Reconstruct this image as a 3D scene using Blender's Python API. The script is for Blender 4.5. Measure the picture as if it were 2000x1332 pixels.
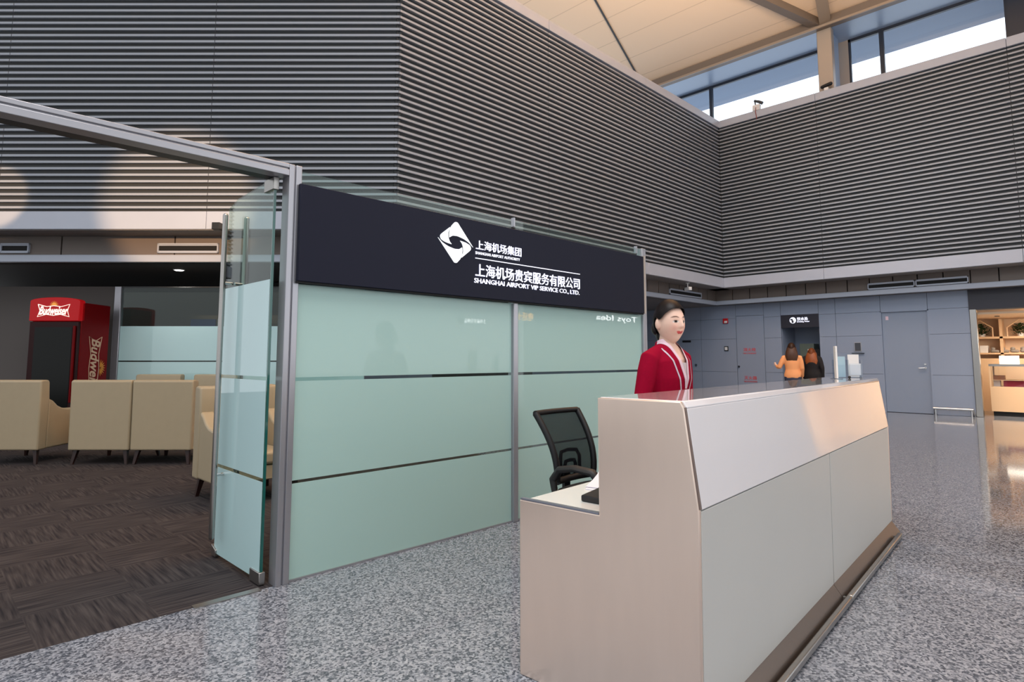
import bpy, bmesh, math, random
from mathutils import Vector, Matrix, Quaternion
for o in list(bpy.data.objects): bpy.data.objects.remove(o)
S = bpy.context.scene; COL = S.collection
R2 = math.sqrt(2.0); PI = math.pi

# ------------------------------------------------------------------ camera, world, lights, exposure
cd = bpy.data.cameras.new('camera'); cam = bpy.data.objects.new('camera', cd); COL.objects.link(cam)
cam.location = (0, 0, 1.3)
cam.rotation_euler = (PI/2 + math.atan(110/1180), 0, -PI/4)
cd.sensor_width = 36; cd.lens = 1180*36/2000; cd.shift_y = -76/2000; cd.clip_end = 300
S.camera = cam
vs = S.view_settings; vs.view_transform = 'Standard'; vs.look = 'None'; vs.gamma = 1; vs.use_curve_mapping = False
vs.exposure = 0.20

def world():
    w = bpy.data.worlds.new('overcast_sky'); S.world = w; w.use_nodes = True
    nt = w.node_tree; nt.nodes.clear()
    out = nt.nodes.new('ShaderNodeOutputWorld'); bg = nt.nodes.new('ShaderNodeBackground')
    tc = nt.nodes.new('ShaderNodeTexCoord'); sx = nt.nodes.new('ShaderNodeSeparateXYZ')
    mr = nt.nodes.new('ShaderNodeMapRange'); mr.inputs[1].default_value = 0.25; mr.inputs[2].default_value = 0.7
    mr.inputs[3].default_value = SKY_HALL; mr.inputs[4].default_value = SKY_BRIGHT
    bg.inputs[0].default_value = (0.93, 0.96, 1.0, 1)
    nt.links.new(tc.outputs['Generated'], sx.inputs[0]); nt.links.new(sx.outputs[0], mr.inputs[0])
    nt.links.new(mr.outputs[0], bg.inputs[1]); nt.links.new(bg.outputs[0], out.inputs[0])
SKY_HALL, SKY_BRIGHT = 0.85, 2.2
world()

def light(name, kind, loc, energy, color=(1, 1, 1), target=None, **k):
    d = bpy.data.lights.new(name, kind); d.energy = energy; d.color = color
    for a, b in k.items(): setattr(d, a, b)
    o = bpy.data.objects.new(name, d); COL.objects.link(o); o.location = loc
    if target is not None:
        o.rotation_euler = (Vector(target) - Vector(loc)).to_track_quat('-Z', 'Y').to_euler()
    return o
# added overhead fill lights that brighten the hall and the grey wall, out of the picture
light('hall_fill', 'AREA', (0.8, 0.9, 8.4), 330, (0.97, 0.98, 1.0), target=(2.2, 1.6, 0), shape='RECTANGLE', size=5, size_y=4)
light('hall_fill', 'AREA', (10.5, 3.0, 8.8), 52, (0.92, 0.96, 1.0), target=(16.5, 4.5, 1.0), shape='RECTANGLE', size=5, size_y=4, spread=math.radians(75))
# upward area lamp added in place of low warm sun on the sloping roof
light('roof_glow', 'AREA', (8.5, 3.0, 8.25), 1150, (1.0, 0.70, 0.44), target=(8.51, 3.0, 20.0), shape='RECTANGLE', size=5, size_y=3)
# evening sun patches on the louvred wall above the lounge
light('sun_patch', 'SPOT', (-6.0, -5.0, 4.4), 12500, (1.0, 0.62, 0.33), target=(2.80, 10.10, 3.72), spot_size=math.radians(8.6), spot_blend=0.55, shadow_soft_size=0.05)
light('sun_patch', 'SPOT', (-6.0, -5.0, 4.4), 12500, (1.0, 0.62, 0.33), target=(0.78, 12.12, 3.80), spot_size=math.radians(3.4), spot_blend=0.35, shadow_soft_size=0.05)

# ------------------------------------------------------------------ helpers
def lin(c):
    c = c/255.0
    return c/12.92 if c <= 0.04045 else ((c+0.055)/1.055)**2.4
def rgb(r, g, b): return (lin(r), lin(g), lin(b), 1)
M = {}
def mat(name, color, rough=0.5, metal=0.0, coat=0.0, emit=None, spec=0.5, trans=0.0, ior=1.45, coat_rough=0.03):
    m = bpy.data.materials.new(name); m.use_nodes = True
    p = m.node_tree.nodes['Principled BSDF']; I = p.inputs
    I['Base Color'].default_value = color; I['Roughness'].default_value = rough; I['Metallic'].default_value = metal
    I['Coat Weight'].default_value = coat; I['Coat Roughness'].default_value = coat_rough
    I['Specular IOR Level'].default_value = spec; I['Transmission Weight'].default_value = trans; I['IOR'].default_value = ior
    if emit: I['Emission Color'].default_value = emit[0]; I['Emission Strength'].default_value = emit[1]
    M[name] = m
    return m
def nodes(m): return m.node_tree, m.node_tree.nodes['Principled BSDF']
def grain(m, scale, amount, stretch=(1, 1, 1), bump=0.0):
    """faint procedural unevenness in colour (and bump) of a real surface"""
    nt, p = nodes(m); N, L = nt.nodes, nt.links
    tc = N.new('ShaderNodeTexCoord'); mp = N.new('ShaderNodeMapping'); mp.inputs['Scale'].default_value = stretch
    no = N.new('ShaderNodeTexNoise'); no.inputs['Scale'].default_value = scale; no.inputs['Detail'].default_value = 4
    mx = N.new('ShaderNodeMix'); mx.data_type = 'RGBA'
    c = p.inputs['Base Color'].default_value
    mx.inputs[6].default_value = [max(0, v*(1-amount)) for v in c[:3]]+[1]; mx.inputs[7].default_value = [min(1, v*(1+amount)) for v in c[:3]]+[1]
    L.new(tc.outputs['Object'], mp.inputs[0]); L.new(mp.outputs[0], no.inputs['Vector']); L.new(no.outputs[0], mx.inputs[0])
    L.new(mx.outputs[2], p.inputs['Base Color'])
    if bump:
        b = N.new('ShaderNodeBump'); b.inputs['Strength'].default_value = bump; b.inputs['Distance'].default_value = 0.002
        L.new(no.outputs[0], b.inputs['Height']); L.new(b.outputs[0], p.inputs['Normal'])
    return m

class MB:
    """collects shapes and links them as ONE mesh object"""
    def __init__(s): s.bm = bmesh.new()
    def quad(s, vs_): return s.bm.faces.new([s.bm.verts.new(v) for v in vs_])
    def box(s, x0, x1, y0, y1, z0, z1, mt=None):
        v = [Vector(c) for c in ((x0,y0,z0),(x1,y0,z0),(x1,y1,z0),(x0,y1,z0),(x0,y0,z1),(x1,y0,z1),(x1,y1,z1),(x0,y1,z1))]
        if mt is not None: v = [mt @ c for c in v]
        v = [s.bm.verts.new(c) for c in v]
        for f in ((0,3,2,1),(4,5,6,7),(0,1,5,4),(1,2,6,5),(2,3,7,6),(3,0,4,7)): s.bm.faces.new([v[i] for i in f])
        return s
    def bar(s, a, b, w, h, up=(0, 0, 1)):
        a, b = Vector(a), Vector(b); d = b-a; l = d.length; d.normalize(); up = Vector(up)
        x = d.cross(up)
        if x.length < 1e-5: x = d.cross(Vector((0, 1, 0)))
        x.normalize(); z = x.cross(d)
        mt = Matrix((x, d, z)).transposed().to_4x4(); mt.translation = a
        return s.box(-w/2, w/2, 0, l, -h/2, h/2, mt)
    def prism(s, poly, f0, f1):
        """poly: 2D points; f0/f1 map a 2D point to 3D at either end"""
        a = [s.bm.verts.new(f0(*p)) for p in poly]; b = [s.bm.verts.new(f1(*p)) for p in poly]
        n = len(poly)
        s.bm.faces.new(a[::-1]); s.bm.faces.new(b)
        for i in range(n): s.bm.faces.new((a[i], a[(i+1) % n], b[(i+1) % n], b[i]))
        return s
    def rings(s, rs, cap=True):
        vs_ = [[s.bm.verts.new(p) for p in r] for r in rs]; n = len(rs[0])
        for a, b in zip(vs_, vs_[1:]):
            for i in range(n): s.bm.faces.new((a[i], a[(i+1) % n], b[(i+1) % n], b[i]))
        if cap: s.bm.faces.new(vs_[0][::-1]); s.bm.faces.new(vs_[-1])
        return s
    def tube(s, pts, r, n=12, ref=(1, 0, 0), cap=True):
        """tapering tube; r: a radius, or a list of radius / (rx, ry)"""
        pts = [Vector(p) for p in pts]; rs = []
        if not isinstance(r, (list, tuple)): r = [r]*len(pts)
        ref = Vector(ref); prev = None
        for i, p in enumerate(pts):
            t = (pts[min(i+1, len(pts)-1)]-pts[max(i-1, 0)]).normalized()
            x = ref - t*ref.dot(t)
            if prev is not None and x.length < 0.15: x = prev - t*prev.dot(t)
            if x.length < 1e-4: x = t.orthogonal()
            x.normalize(); y = t.cross(x); prev = x
            rx, ry = r[i] if isinstance(r[i], (list, tuple)) else (r[i], r[i])
            rs.append([p + x*(rx*math.cos(2*PI*k/n)) + y*(ry*math.sin(2*PI*k/n)) for k in range(n)])
        return s.rings(rs, cap)
    def capsule(s, pts, r, n=12, ref=(1, 0, 0)):
        """tube with rounded ends"""
        pts = [Vector(p) for p in pts]
        r = [(q if isinstance(q, (list, tuple)) else (q, q)) for q in (r if isinstance(r, (list, tuple)) and not (len(r) == 2 and len(pts) != 2) else [r]*len(pts))]
        d0 = (pts[0]-pts[1]).normalized(); d1 = (pts[-1]-pts[-2]).normalized()
        P, Q = [], []
        for a in (0.95, 0.75, 0.4): m = min(r[0]); P.append(pts[0]+d0*(m*a)); k = math.sqrt(1-a*a); Q.append((r[0][0]*k, r[0][1]*k))
        P += pts; Q += r
        for a in (0.4, 0.75, 0.95): m = min(r[-1]); P.append(pts[-1]+d1*(m*a)); k = math.sqrt(1-a*a); Q.append((r[-1][0]*k, r[-1][1]*k))
        return s.tube(P, Q, n, ref)
    def cyl(s, a, b, r, n=20, r2=None): return s.tube([a, b], [r, r if r2 is None else r2], n)
    def lathe(s, prof, c=(0, 0, 0), n=24):
        c = Vector(c)
        return s.rings([[c+Vector((max(r, 1e-4)*math.cos(2*PI*k/n), max(r, 1e-4)*math.sin(2*PI*k/n), z)) for k in range(n)] for r, z in prof])
    def ball(s, c, r, n=16, m=12):
        c = Vector(c); r = r if isinstance(r, (list, tuple)) else (r, r, r)
        return s.rings([[c+Vector((r[0]*math.sin(t)*math.cos(2*PI*k/n), r[1]*math.sin(t)*math.sin(2*PI*k/n), -r[2]*math.cos(t))) for k in range(n)] for t in [PI*(0.03+0.94*i/m) for i in range(m+1)]])
    def build(s, name, material, parent=None, bevel=0.0, smooth=False, seg=2, sub=0):
        bmesh.ops.recalc_face_normals(s.bm, faces=s.bm.faces)
        me = bpy.data.meshes.new(name); s.bm.to_mesh(me); s.bm.free()
        return link(name, me, material, parent, bevel, smooth, seg, sub)
def link(name, me, material, parent=None, bevel=0.0, smooth=False, seg=2, sub=0):
    o = bpy.data.objects.new(name, me); COL.objects.link(o)
    if material is not None: me.materials.append(M[material] if isinstance(material, str) else material)
    if parent is not None: o.parent = parent
    if smooth or bevel:
        for p in me.polygons: p.use_smooth = True
        me.set_sharp_from_angle(angle=math.radians(40))
    if bevel:
        b = o.modifiers.new('bevel', 'BEVEL'); b.width = bevel; b.segments = seg; b.limit_method = 'ANGLE'; b.angle_limit = math.radians(35); b.harden_normals = False
    if sub:
        q = o.modifiers.new('sub', 'SUBSURF'); q.levels = sub; q.render_levels = sub
    return o
def empty(name, loc=(0, 0, 0), rz=0.0):
    o = bpy.data.objects.new(name, None); COL.objects.link(o); o.location = loc; o.rotation_euler = (0, 0, rz); o.empty_display_size = 0.1
    return o
def tag(o, label=None, cat=None, group=None, kind=None):
    if label: o['label'] = label
    if cat: o['category'] = cat
    if group: o['group'] = group
    if kind: o['kind'] = kind
    return o
def thing(name, label, cat, loc=(0, 0, 0), rz=0.0, group=None): return tag(empty(name, loc, rz), label, cat, group)
def struct(o): o['kind'] = 'structure'; return o
def copy_tree(o, parent=None):
    c = o.copy(); COL.objects.link(c)
    if parent is not None: c.parent = parent
    for ch in [q for q in bpy.data.objects if q.parent is o]: copy_tree(ch, c)
    return c
def lounge(X, Y, z=0.0):
    """a point of the lounge: X along the louvred wall above it, Y away from the door side"""
    return Vector(((X+Y)/R2, (Y-X)/R2, z))
def new_mesh_from(o):
    dg = bpy.context.evaluated_depsgraph_get(); dg.update()
    return bpy.data.meshes.new_from_object(o.evaluated_get(dg))
def text(body, name, material, origin, right, up, width, height, parent=None, depth=0.004, bold=0.0, shear=0.0, mirror=False):
    """lettering fitted to width x height with its lower left corner at origin"""
    cu = bpy.data.curves.new('t', 'FONT'); cu.body = body; cu.size = 1; cu.extrude = 0.0; cu.shear = shear; cu.resolution_u = 3
    t = bpy.data.objects.new('t', cu); COL.objects.link(t)
    me = new_mesh_from(t); bpy.data.objects.remove(t)
    xs = [v.co.x for v in me.vertices]; ysx = [v.co.y for v in me.vertices]
    x0, x1, y0, y1 = min(xs), max(xs), min(ysx), max(ysx)
    right, up, origin = Vector(right).normalized(), Vector(up).normalized(), Vector(origin); nrm = right.cross(up)
    bm = bmesh.new()
    for q, (dx, dy) in enumerate(((0, 0),) if not bold else ((-bold, -bold), (bold, -bold), (-bold, bold), (bold, bold), (0, 0))):
        a = len(bm.verts); bm.from_mesh(me); bm.verts.ensure_lookup_table()
        for v in bm.verts[a:]: v.co.x += dx; v.co.y += dy; v.co.z += 0.06*q
    r = bmesh.ops.extrude_face_region(bm, geom=list(bm.faces))
    for v in r['geom']:
        if isinstance(v, bmesh.types.BMVert): v.co.z += 1.0
    for v in bm.verts:
        a = (v.co.x-x0)/(x1-x0)*width; b = (v.co.y-y0)/(y1-y0)*height
        v.co = origin + right*a + up*b + nrm*(v.co.z*depth)
    bmesh.ops.recalc_face_normals(bm, faces=bm.faces)
    m2 = bpy.data.meshes.new(name); bm.to_mesh(m2); bm.free()
    return link(name, m2, material, parent)

# ------------------------------------------------------------------ materials
mat('louvre_nose', rgb(156, 162, 172), 0.45, 0.0, spec=0.5)
mat('louvre_back', rgb(52, 54, 55), 0.6)
grain(mat('band_metal', rgb(178, 185, 199), 0.4), 3, 0.04)
grain(mat('wall_panel', rgb(143, 154, 174), 0.34), 1.2, 0.04)
mat('wall_joint', rgb(70, 74, 82), 0.6)
mat('door_grey', rgb(138, 149, 168), 0.3)
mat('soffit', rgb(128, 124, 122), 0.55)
mat('grille_brown', rgb(112, 102, 96), 0.5)
mat('dark_gap', rgb(18, 18, 19), 0.7)
mat('alu', rgb(170, 170, 176), 0.32, 0.6)
mat('alu_dark', rgb(70, 72, 74), 0.4, 0.5)
mat('chrome', rgb(205, 205, 205), 0.18, 1.0)
grain(mat('steel', rgb(175, 172, 168), 0.3, 1.0), 30, 0.08, (1, 1, 12))
mat('frost', (0.42, 0.62, 0.58, 1), 0.5, spec=0.3, coat=0.4, coat_rough=0.015)
mat('frost_door', (0.56, 0.80, 0.81, 1), 0.5, coat=1.0, coat_rough=0.015)
mat('glass_edge', rgb(20, 92, 84), 0.1, coat=1.0)
mat('sign_navy', rgb(34, 36, 50), 0.45, spec=0.12)
mat('sign_edge', rgb(190, 176, 165), 0.35, 0.4)
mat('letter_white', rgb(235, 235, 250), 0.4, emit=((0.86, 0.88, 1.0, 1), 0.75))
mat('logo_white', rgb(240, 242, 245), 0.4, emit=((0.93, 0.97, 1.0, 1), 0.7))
grain(mat('desk_metal', rgb(244, 222, 206), 0.30, 0.8), 14, 0.04, (1, 1, 0.2))
grain(mat('desk_white', rgb(236, 233, 236), 0.12, coat=1.0, coat_rough=0.02), 2, 0.015)
grain(mat('desk_panel', rgb(200, 200, 196), 0.35), 2, 0.03)
mat('desk_top', rgb(236, 237, 234), 0.2, coat=0.6)
mat('desk_inner', rgb(178, 174, 170), 0.5)
mat('edge_strip', rgb(150, 152, 165), 0.3, 0.7)
grain(mat('kick_metal', rgb(120, 108, 100), 0.35, 0.9), 60, 0.2, (30, 1, 1))
mat('joint_brown', rgb(128, 112, 106), 0.35, 0.5)
mat('black_plastic', rgb(22, 22, 24), 0.45)
mat('arm_plastic', rgb(38, 37, 37), 0.5)
mat('black_fabric', rgb(26, 27, 30), 0.85)
mat('paper', rgb(232, 230, 240), 0.7)
mat('white_card', rgb(238, 232, 226), 0.4)
mat('acrylic_print', rgb(170, 196, 205), 0.3)
grain(mat('leather', rgb(174, 158, 130), 0.42), 9, 0.04, bump=0.1)
mat('wood_leg', rgb(46, 26, 22), 0.35)
mat('fridge_red', rgb(104, 5, 10), 0.4, spec=0.12)
mat('fridge_red_lit', rgb(150, 8, 14), 0.35, spec=0.3, emit=((0.75, 0.01, 0.015, 1), 0.22))
mat('fridge_dark', rgb(40, 4, 6), 0.4, spec=0.25)
mat('fridge_glass', rgb(10, 12, 9), 0.15, spec=0.25)
mat('logo_lit', rgb(250, 230, 215), 0.4, emit=((1.0, 0.88, 0.76, 1), 0.7))
mat('logo_cream', rgb(190, 160, 135), 0.5)
mat('logo_gold', rgb(196, 132, 44), 0.5)
mat('logo_gold_lit', rgb(226, 150, 50), 0.5, emit=((1.0, 0.5, 0.12, 1), 0.35))
grain(mat('lounge_wall', rgb(96, 90, 87), 0.7), 2, 0.04)
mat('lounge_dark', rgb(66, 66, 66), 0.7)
mat('lamp_white', (1, 1, 1, 1), 0.4, emit=((1, 0.97, 0.9, 1), 6.0))
mat('blue_sign', rgb(40, 62, 128), 0.4)
mat('white_paint', rgb(225, 225, 225), 0.4)
mat('red_plastic', rgb(190, 28, 38), 0.35)
mat('red_letter', rgb(214, 84, 88), 0.5)
mat('cable_red', rgb(150, 60, 50), 0.5)
mat('roof_panel', rgb(250, 226, 200), 0.6)
mat('roof_beam', rgb(158, 142, 126), 0.45)
mat('roof_beam_dark', rgb(120, 108, 98), 0.5)
mat('window_frame', rgb(40, 48, 62), 0.4)
mat('reveal_blue', rgb(150, 172, 200), 0.35)  # blue light falling on the soffit is put into this colour
mat('eave', rgb(120, 140, 168), 0.6)
mat('column', rgb(168, 158, 148), 0.4, 0.2)
SKIN = rgb(238, 200, 180)
def skin_mat():
    m = mat('skin', SKIN, 0.5, spec=0.35); nt, p = nodes(m); a = nt.nodes.new('ShaderNodeVertexColor'); a.layer_name = 'tone'; nt.links.new(a.outputs[0], p.inputs['Base Color'])
skin_mat()
mat('hair_black', rgb(34, 24, 24), 0.38)
grain(mat('hair_brown', rgb(78, 48, 30), 0.4), 14, 0.5, (6, 6, 1))
grain(mat('hair_copper', rgb(150, 80, 38), 0.4), 14, 0.5, (6, 6, 1))
grain(mat('maroon', rgb(150, 4, 42), 0.75, spec=0.1), 60, 0.12)
mat('maroon_dark', rgb(92, 8, 30), 0.75)
mat('blouse', rgb(196, 182, 184), 0.6)
mat('scarf', rgb(226, 196, 208), 0.55)
mat('lanyard', rgb(206, 186, 198), 0.5)
mat('badge', rgb(225, 225, 232), 0.4)
mat('stocking', rgb(120, 92, 80), 0.6)
mat('peach_cloth', rgb(250, 170, 112), 0.7)
mat('black_cloth', rgb(28, 24, 26), 0.8)
mat('jeans', rgb(52, 58, 78), 0.8)
mat('shop_wall', rgb(236, 205, 172), 0.55)
mat('shop_wood', rgb(228, 190, 150), 0.45)
mat('shop_lit', rgb(255, 245, 230), 0.4, emit=((1, 0.94, 0.84, 1), 1.6))
mat('shop_header', rgb(48, 48, 58), 0.4)
mat('plant', rgb(46, 70, 34), 0.7)
mat('rose', rgb(168, 44, 66), 0.5)
mat('yellow', rgb(238, 226, 40), 0.5)
mat('brown_box', rgb(140, 84, 48), 0.5)
mat('grey_shoe', rgb(150, 140, 132), 0.5)
mat('display_green', rgb(90, 100, 92), 0.3)
mat('orange_letter', rgb(240, 170, 70), 0.4, emit=((1, 0.55, 0.12, 1), 14.0))
mat('store_letter', rgb(250, 250, 250), 0.4, emit=((1, 1, 1, 1), 20.0))
mat('store_board', rgb(190, 196, 196), 0.5)

def clear_glass(name, tint, gloss=0.0):
    m = bpy.data.materials.new(name); m.use_nodes = True; nt = m.node_tree; N, L = nt.nodes, nt.links; N.clear()
    out = N.new('ShaderNodeOutputMaterial'); mx = N.new('ShaderNodeMixShader'); tr = N.new('ShaderNodeBsdfTransparent'); gl = N.new('ShaderNodeBsdfGlossy')
    tr.inputs[0].default_value = tint; gl.inputs[1].default_value = 0.01
    lw = N.new('ShaderNodeLayerWeight'); lw.inputs[0].default_value = 0.5
    pw = N.new('ShaderNodeMath'); pw.operation = 'POWER'; pw.inputs[1].default_value = 5.0
    ma = N.new('ShaderNodeMath'); ma.operation = 'MULTIPLY_ADD'; ma.inputs[1].default_value = 0.9; ma.inputs[2].default_value = 0.035
    L.new(lw.outputs['Facing'], pw.inputs[0]); L.new(pw.outputs[0], ma.inputs[0])
    L.new(ma.outputs[0], mx.inputs[0]); L.new(tr.outputs[0], mx.inputs[1]); L.new(gl.outputs[0], mx.inputs[2]); L.new(mx.outputs[0], out.inputs[0])
    M[name] = m
clear_glass('glass', (0.80, 0.89, 0.86, 1)); clear_glass('acrylic', (0.93, 0.95, 0.97, 1)); clear_glass('window_glass', (0.9, 0.95, 1.0, 1))

def chair_mesh_material():
    m = bpy.data.materials.new('chair_mesh'); m.use_nodes = True; nt = m.node_tree; N, L = nt.nodes, nt.links; N.clear()
    out = N.new('ShaderNodeOutputMaterial'); mx = N.new('ShaderNodeMixShader'); tr = N.new('ShaderNodeBsdfTransparent'); df = N.new('ShaderNodeBsdfDiffuse')
    df.inputs[0].default_value = rgb(30, 32, 36)
    tc = N.new('ShaderNodeTexCoord'); wv = N.new('ShaderNodeTexChecker'); wv.inputs['Scale'].default_value = 520
    wv.inputs[1].default_value = (0.45, 0.45, 0.45, 1); wv.inputs[2].default_value = (0.85, 0.85, 0.85, 1)
    L.new(tc.outputs['Object'], wv.inputs[0]); L.new(wv.outputs[0], mx.inputs[0])
    L.new(tr.outputs[0], mx.inputs[1]); L.new(df.outputs[0], mx.inputs[2]); L.new(mx.outputs[0], out.inputs[0]); M['chair_mesh'] = m
chair_mesh_material()

def granite():
    m = mat('granite', rgb(160, 160, 164), 0.07, spec=0.6); nt, p = nodes(m); N, L = nt.nodes, nt.links
    tc = N.new('ShaderNodeTexCoord')
    vo = N.new('ShaderNodeTexVoronoi'); vo.inputs['Scale'].default_value = 95
    no = N.new('ShaderNodeTexNoise'); no.inputs['Scale'].default_value = 130; no.inputs['Detail'].default_value = 3
    rp = N.new('ShaderNodeValToRGB'); e = rp.color_ramp.elements; e[0].position = 0.0; e[0].color = rgb(42, 46, 55); e[1].position = 1.0; e[1].color = rgb(196, 202, 212)
    a = e.new(0.33); a.color = rgb(80, 86, 97); b = e.new(0.55); b.color = rgb(140, 146, 157)
    ad = N.new('ShaderNodeMath'); ad.operation = 'ADD'; sc = N.new('ShaderNodeMath'); sc.operation = 'MULTIPLY'; sc.inputs[1].default_value = 0.5
    sp = N.new('ShaderNodeSeparateColor')
    L.new(tc.outputs['Object'], vo.inputs['Vector']); L.new(tc.outputs['Object'], no.inputs['Vector']); L.new(vo.outputs['Color'], sp.inputs[0])
    L.new(sp.outputs[0], ad.inputs[0]); L.new(no.outputs[0], ad.inputs[1]); L.new(ad.outputs[0], sc.inputs[0]); L.new(sc.outputs[0], rp.inputs[0])
    # large slabs with fine joints
    br = N.new('ShaderNodeTexBrick'); br.offset = 0.0; br.inputs['Scale'].default_value = 1.0; br.inputs['Mortar Size'].default_value = 0.0025
    br.inputs['Brick Width'].default_value = 1.2; br.inputs['Row Height'].default_value = 1.2; br.inputs['Mortar Smooth'].default_value = 0.0
    br.inputs['Color1'].default_value = (1, 1, 1, 1); br.inputs['Color2'].default_value = (0.95, 0.95, 0.95, 1); br.inputs['Mortar'].default_value = (0.62, 0.62, 0.62, 1)
    mu = N.new('ShaderNodeMix'); mu.data_type = 'RGBA'; mu.blend_type = 'MULTIPLY'; mu.inputs[0].default_value = 1.0
    L.new(tc.outputs['Object'], br.inputs[0]); L.new(rp.outputs[0], mu.inputs[6]); L.new(br.outputs[0], mu.inputs[7]); L.new(mu.outputs[2], p.inputs['Base Color'])
granite()
def carpet():
    m = mat('carpet', rgb(84, 76, 76), 0.95, spec=0.1); nt, p = nodes(m); N, L = nt.nodes, nt.links
    tc = N.new('ShaderNodeTexCoord'); ch = N.new('ShaderNodeTexChecker'); ch.inputs['Scale'].default_value = 2.0
    outs = []
    for st in ((60, 3.0, 1), (3.0, 60, 1)):
        mp = N.new('ShaderNodeMapping'); mp.inputs['Scale'].default_value = st
        no = N.new('ShaderNodeTexNoise'); no.inputs['Scale'].default_value = 1.0; no.inputs['Detail'].default_value = 2
        L.new(tc.outputs['Object'], mp.inputs[0]); L.new(mp.outputs[0], no.inputs['Vector']); outs.append(no)
    mx = N.new('ShaderNodeMix'); mx.data_type = 'FLOAT'
    L.new(tc.outputs['Object'], ch.inputs[0]); L.new(ch.outputs['Fac'], mx.inputs[0]); L.new(outs[0].outputs[0], mx.inputs[2]); L.new(outs[1].outputs[0], mx.inputs[3])
    rp = N.new('ShaderNodeValToRGB'); e = rp.color_ramp.elements; e[0].position = 0.3; e[0].color = rgb(44, 41, 44); e[1].position = 0.7; e[1].color = rgb(80, 74, 73)
    L.new(mx.outputs[0], rp.inputs[0]); L.new(rp.outputs[0], p.inputs['Base Color'])
carpet()
def roof_planks():
    m = M['roof_panel']; nt, p = nodes(m); N, L = nt.nodes, nt.links
    tc = N.new('ShaderNodeTexCoord'); sx = N.new('ShaderNodeSeparateXYZ'); md = N.new('ShaderNodeMath'); md.operation = 'PINGPONG'; md.inputs[1].default_value = 0.42
    lt = N.new('ShaderNodeMath'); lt.operation = 'LESS_THAN'; lt.inputs[1].default_value = 0.012
    mx = N.new('ShaderNodeMix'); mx.data_type = 'RGBA'; mx.inputs[6].default_value = rgb(250, 226, 200); mx.inputs[7].default_value = rgb(226, 202, 176)
    L.new(tc.outputs['Object'], sx.inputs[0]); L.new(sx.outputs[0], md.inputs[0]); L.new(md.outputs[0], lt.inputs[0]); L.new(lt.outputs[0], mx.inputs[0]); L.new(mx.outputs[2], p.inputs['Base Color'])
roof_planks()

# ------------------------------------------------------------------ the setting
PY = 3.517                       # plane of the glass partition
UR, VB = 16.164, 7.727           # planes of the louvred walls over the hall
KX = 5.21                        # where the louvred wall turns
XR = 17.0                        # plane of the grey wall below
Z0, Z1, ZL, ZC, ZT = 2.85, 3.28, 3.57, 7.90, 8.11
ZS = 3.12

struct(MB().box(-14, 30, -18, PY-0.005, -0.12, 0).box(5.62, 30, PY-0.005, 16, -0.12, 0).build('floor', 'granite'))
struct(MB().box(-14, 5.62, PY-0.005, 24, -0.12, 0.0).build('floor_lounge', 'carpet'))
struct(MB().box(1.15, 1.50, PY-0.03, PY+0.02, 0.0, 0.006).build('trim_1', 'steel'))

def louvre_wall(name, org, along, inward, length, seams, ext0=-0.02, ext1=0.0):
    """a louvred upper wall: backing sheet, slats, lower band, cap; along = direction of the wall, inward = towards the hall"""
    a, n = Vector(along).normalized(), Vector(inward).normalized(); org = Vector(org)
    def fr(u, d, z): return org + a*u + n*d + Vector((0, 0, z))
    def bx(mb, u0, u1, d0, d1, z0, z1):
        mt = Matrix((a, n, Vector((0, 0, 1)))).transposed().to_4x4(); mt.translation = org
        mb.box(u0, u1, d0, d1, z0, z1, mt)
    back = MB(); bx(back, ext0, length+ext1, -0.16, -0.045, Z1+0.02, ZC+0.1)
    w = struct(back.build(name, 'louvre_back'))
    sl = MB(); cuts = [0.0]+list(seams)+[length]; pitch = (ZC-ZL)/42
    for k in range(42):
        z = ZL + pitch*(k+0.5)
        for u0, u1 in zip(cuts, cuts[1:]): bx(sl, u0+0.006, u1-0.006, -0.045, 0.0, z-0.017, z+0.019)
    sl.build('louvre_slats', 'louvre_nose', w)
    band = MB(); cap = MB()
    for u0, u1 in zip(cuts, cuts[1:]):
        bx(band, u0+0.003, u1-0.003, -0.10, 0.004, Z1, ZL-0.012); bx(cap, u0+0.003, u1-0.003, -0.40, 0.03, ZC+0.005, ZT)
    band.build('lower_band', 'band_metal', w, bevel=0.004); cap.build('cap', 'band_metal', w, bevel=0.006)
    # recessed underside with the fascia that carries the air vents
    sof = MB(); bx(sof, ext0*5, length+ext1*5, -0.66, -0.02, Z1-0.012, Z1+0.012); sof.build('soffit', 'soffit', w)
    return w, bx
w1, b1 = louvre_wall('wall_left', (KX, VB, 0), (-1, 1, 0), (-1, -1, 0), 11.0, (2.93, 6.16, 9.4))
w2, b2 = louvre_wall('wall_back', (KX, VB, 0), (1, 0, 0), (0, -1, 0), UR-KX, (3.55, 7.1), -0.02, 0.15)
w3, b3 = louvre_wall('wall_right', (UR, VB, 0), (0, -1, 0), (-1, 0, 0), 9.5, (2.63, 6.47), -0.15, 0.0)
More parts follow.
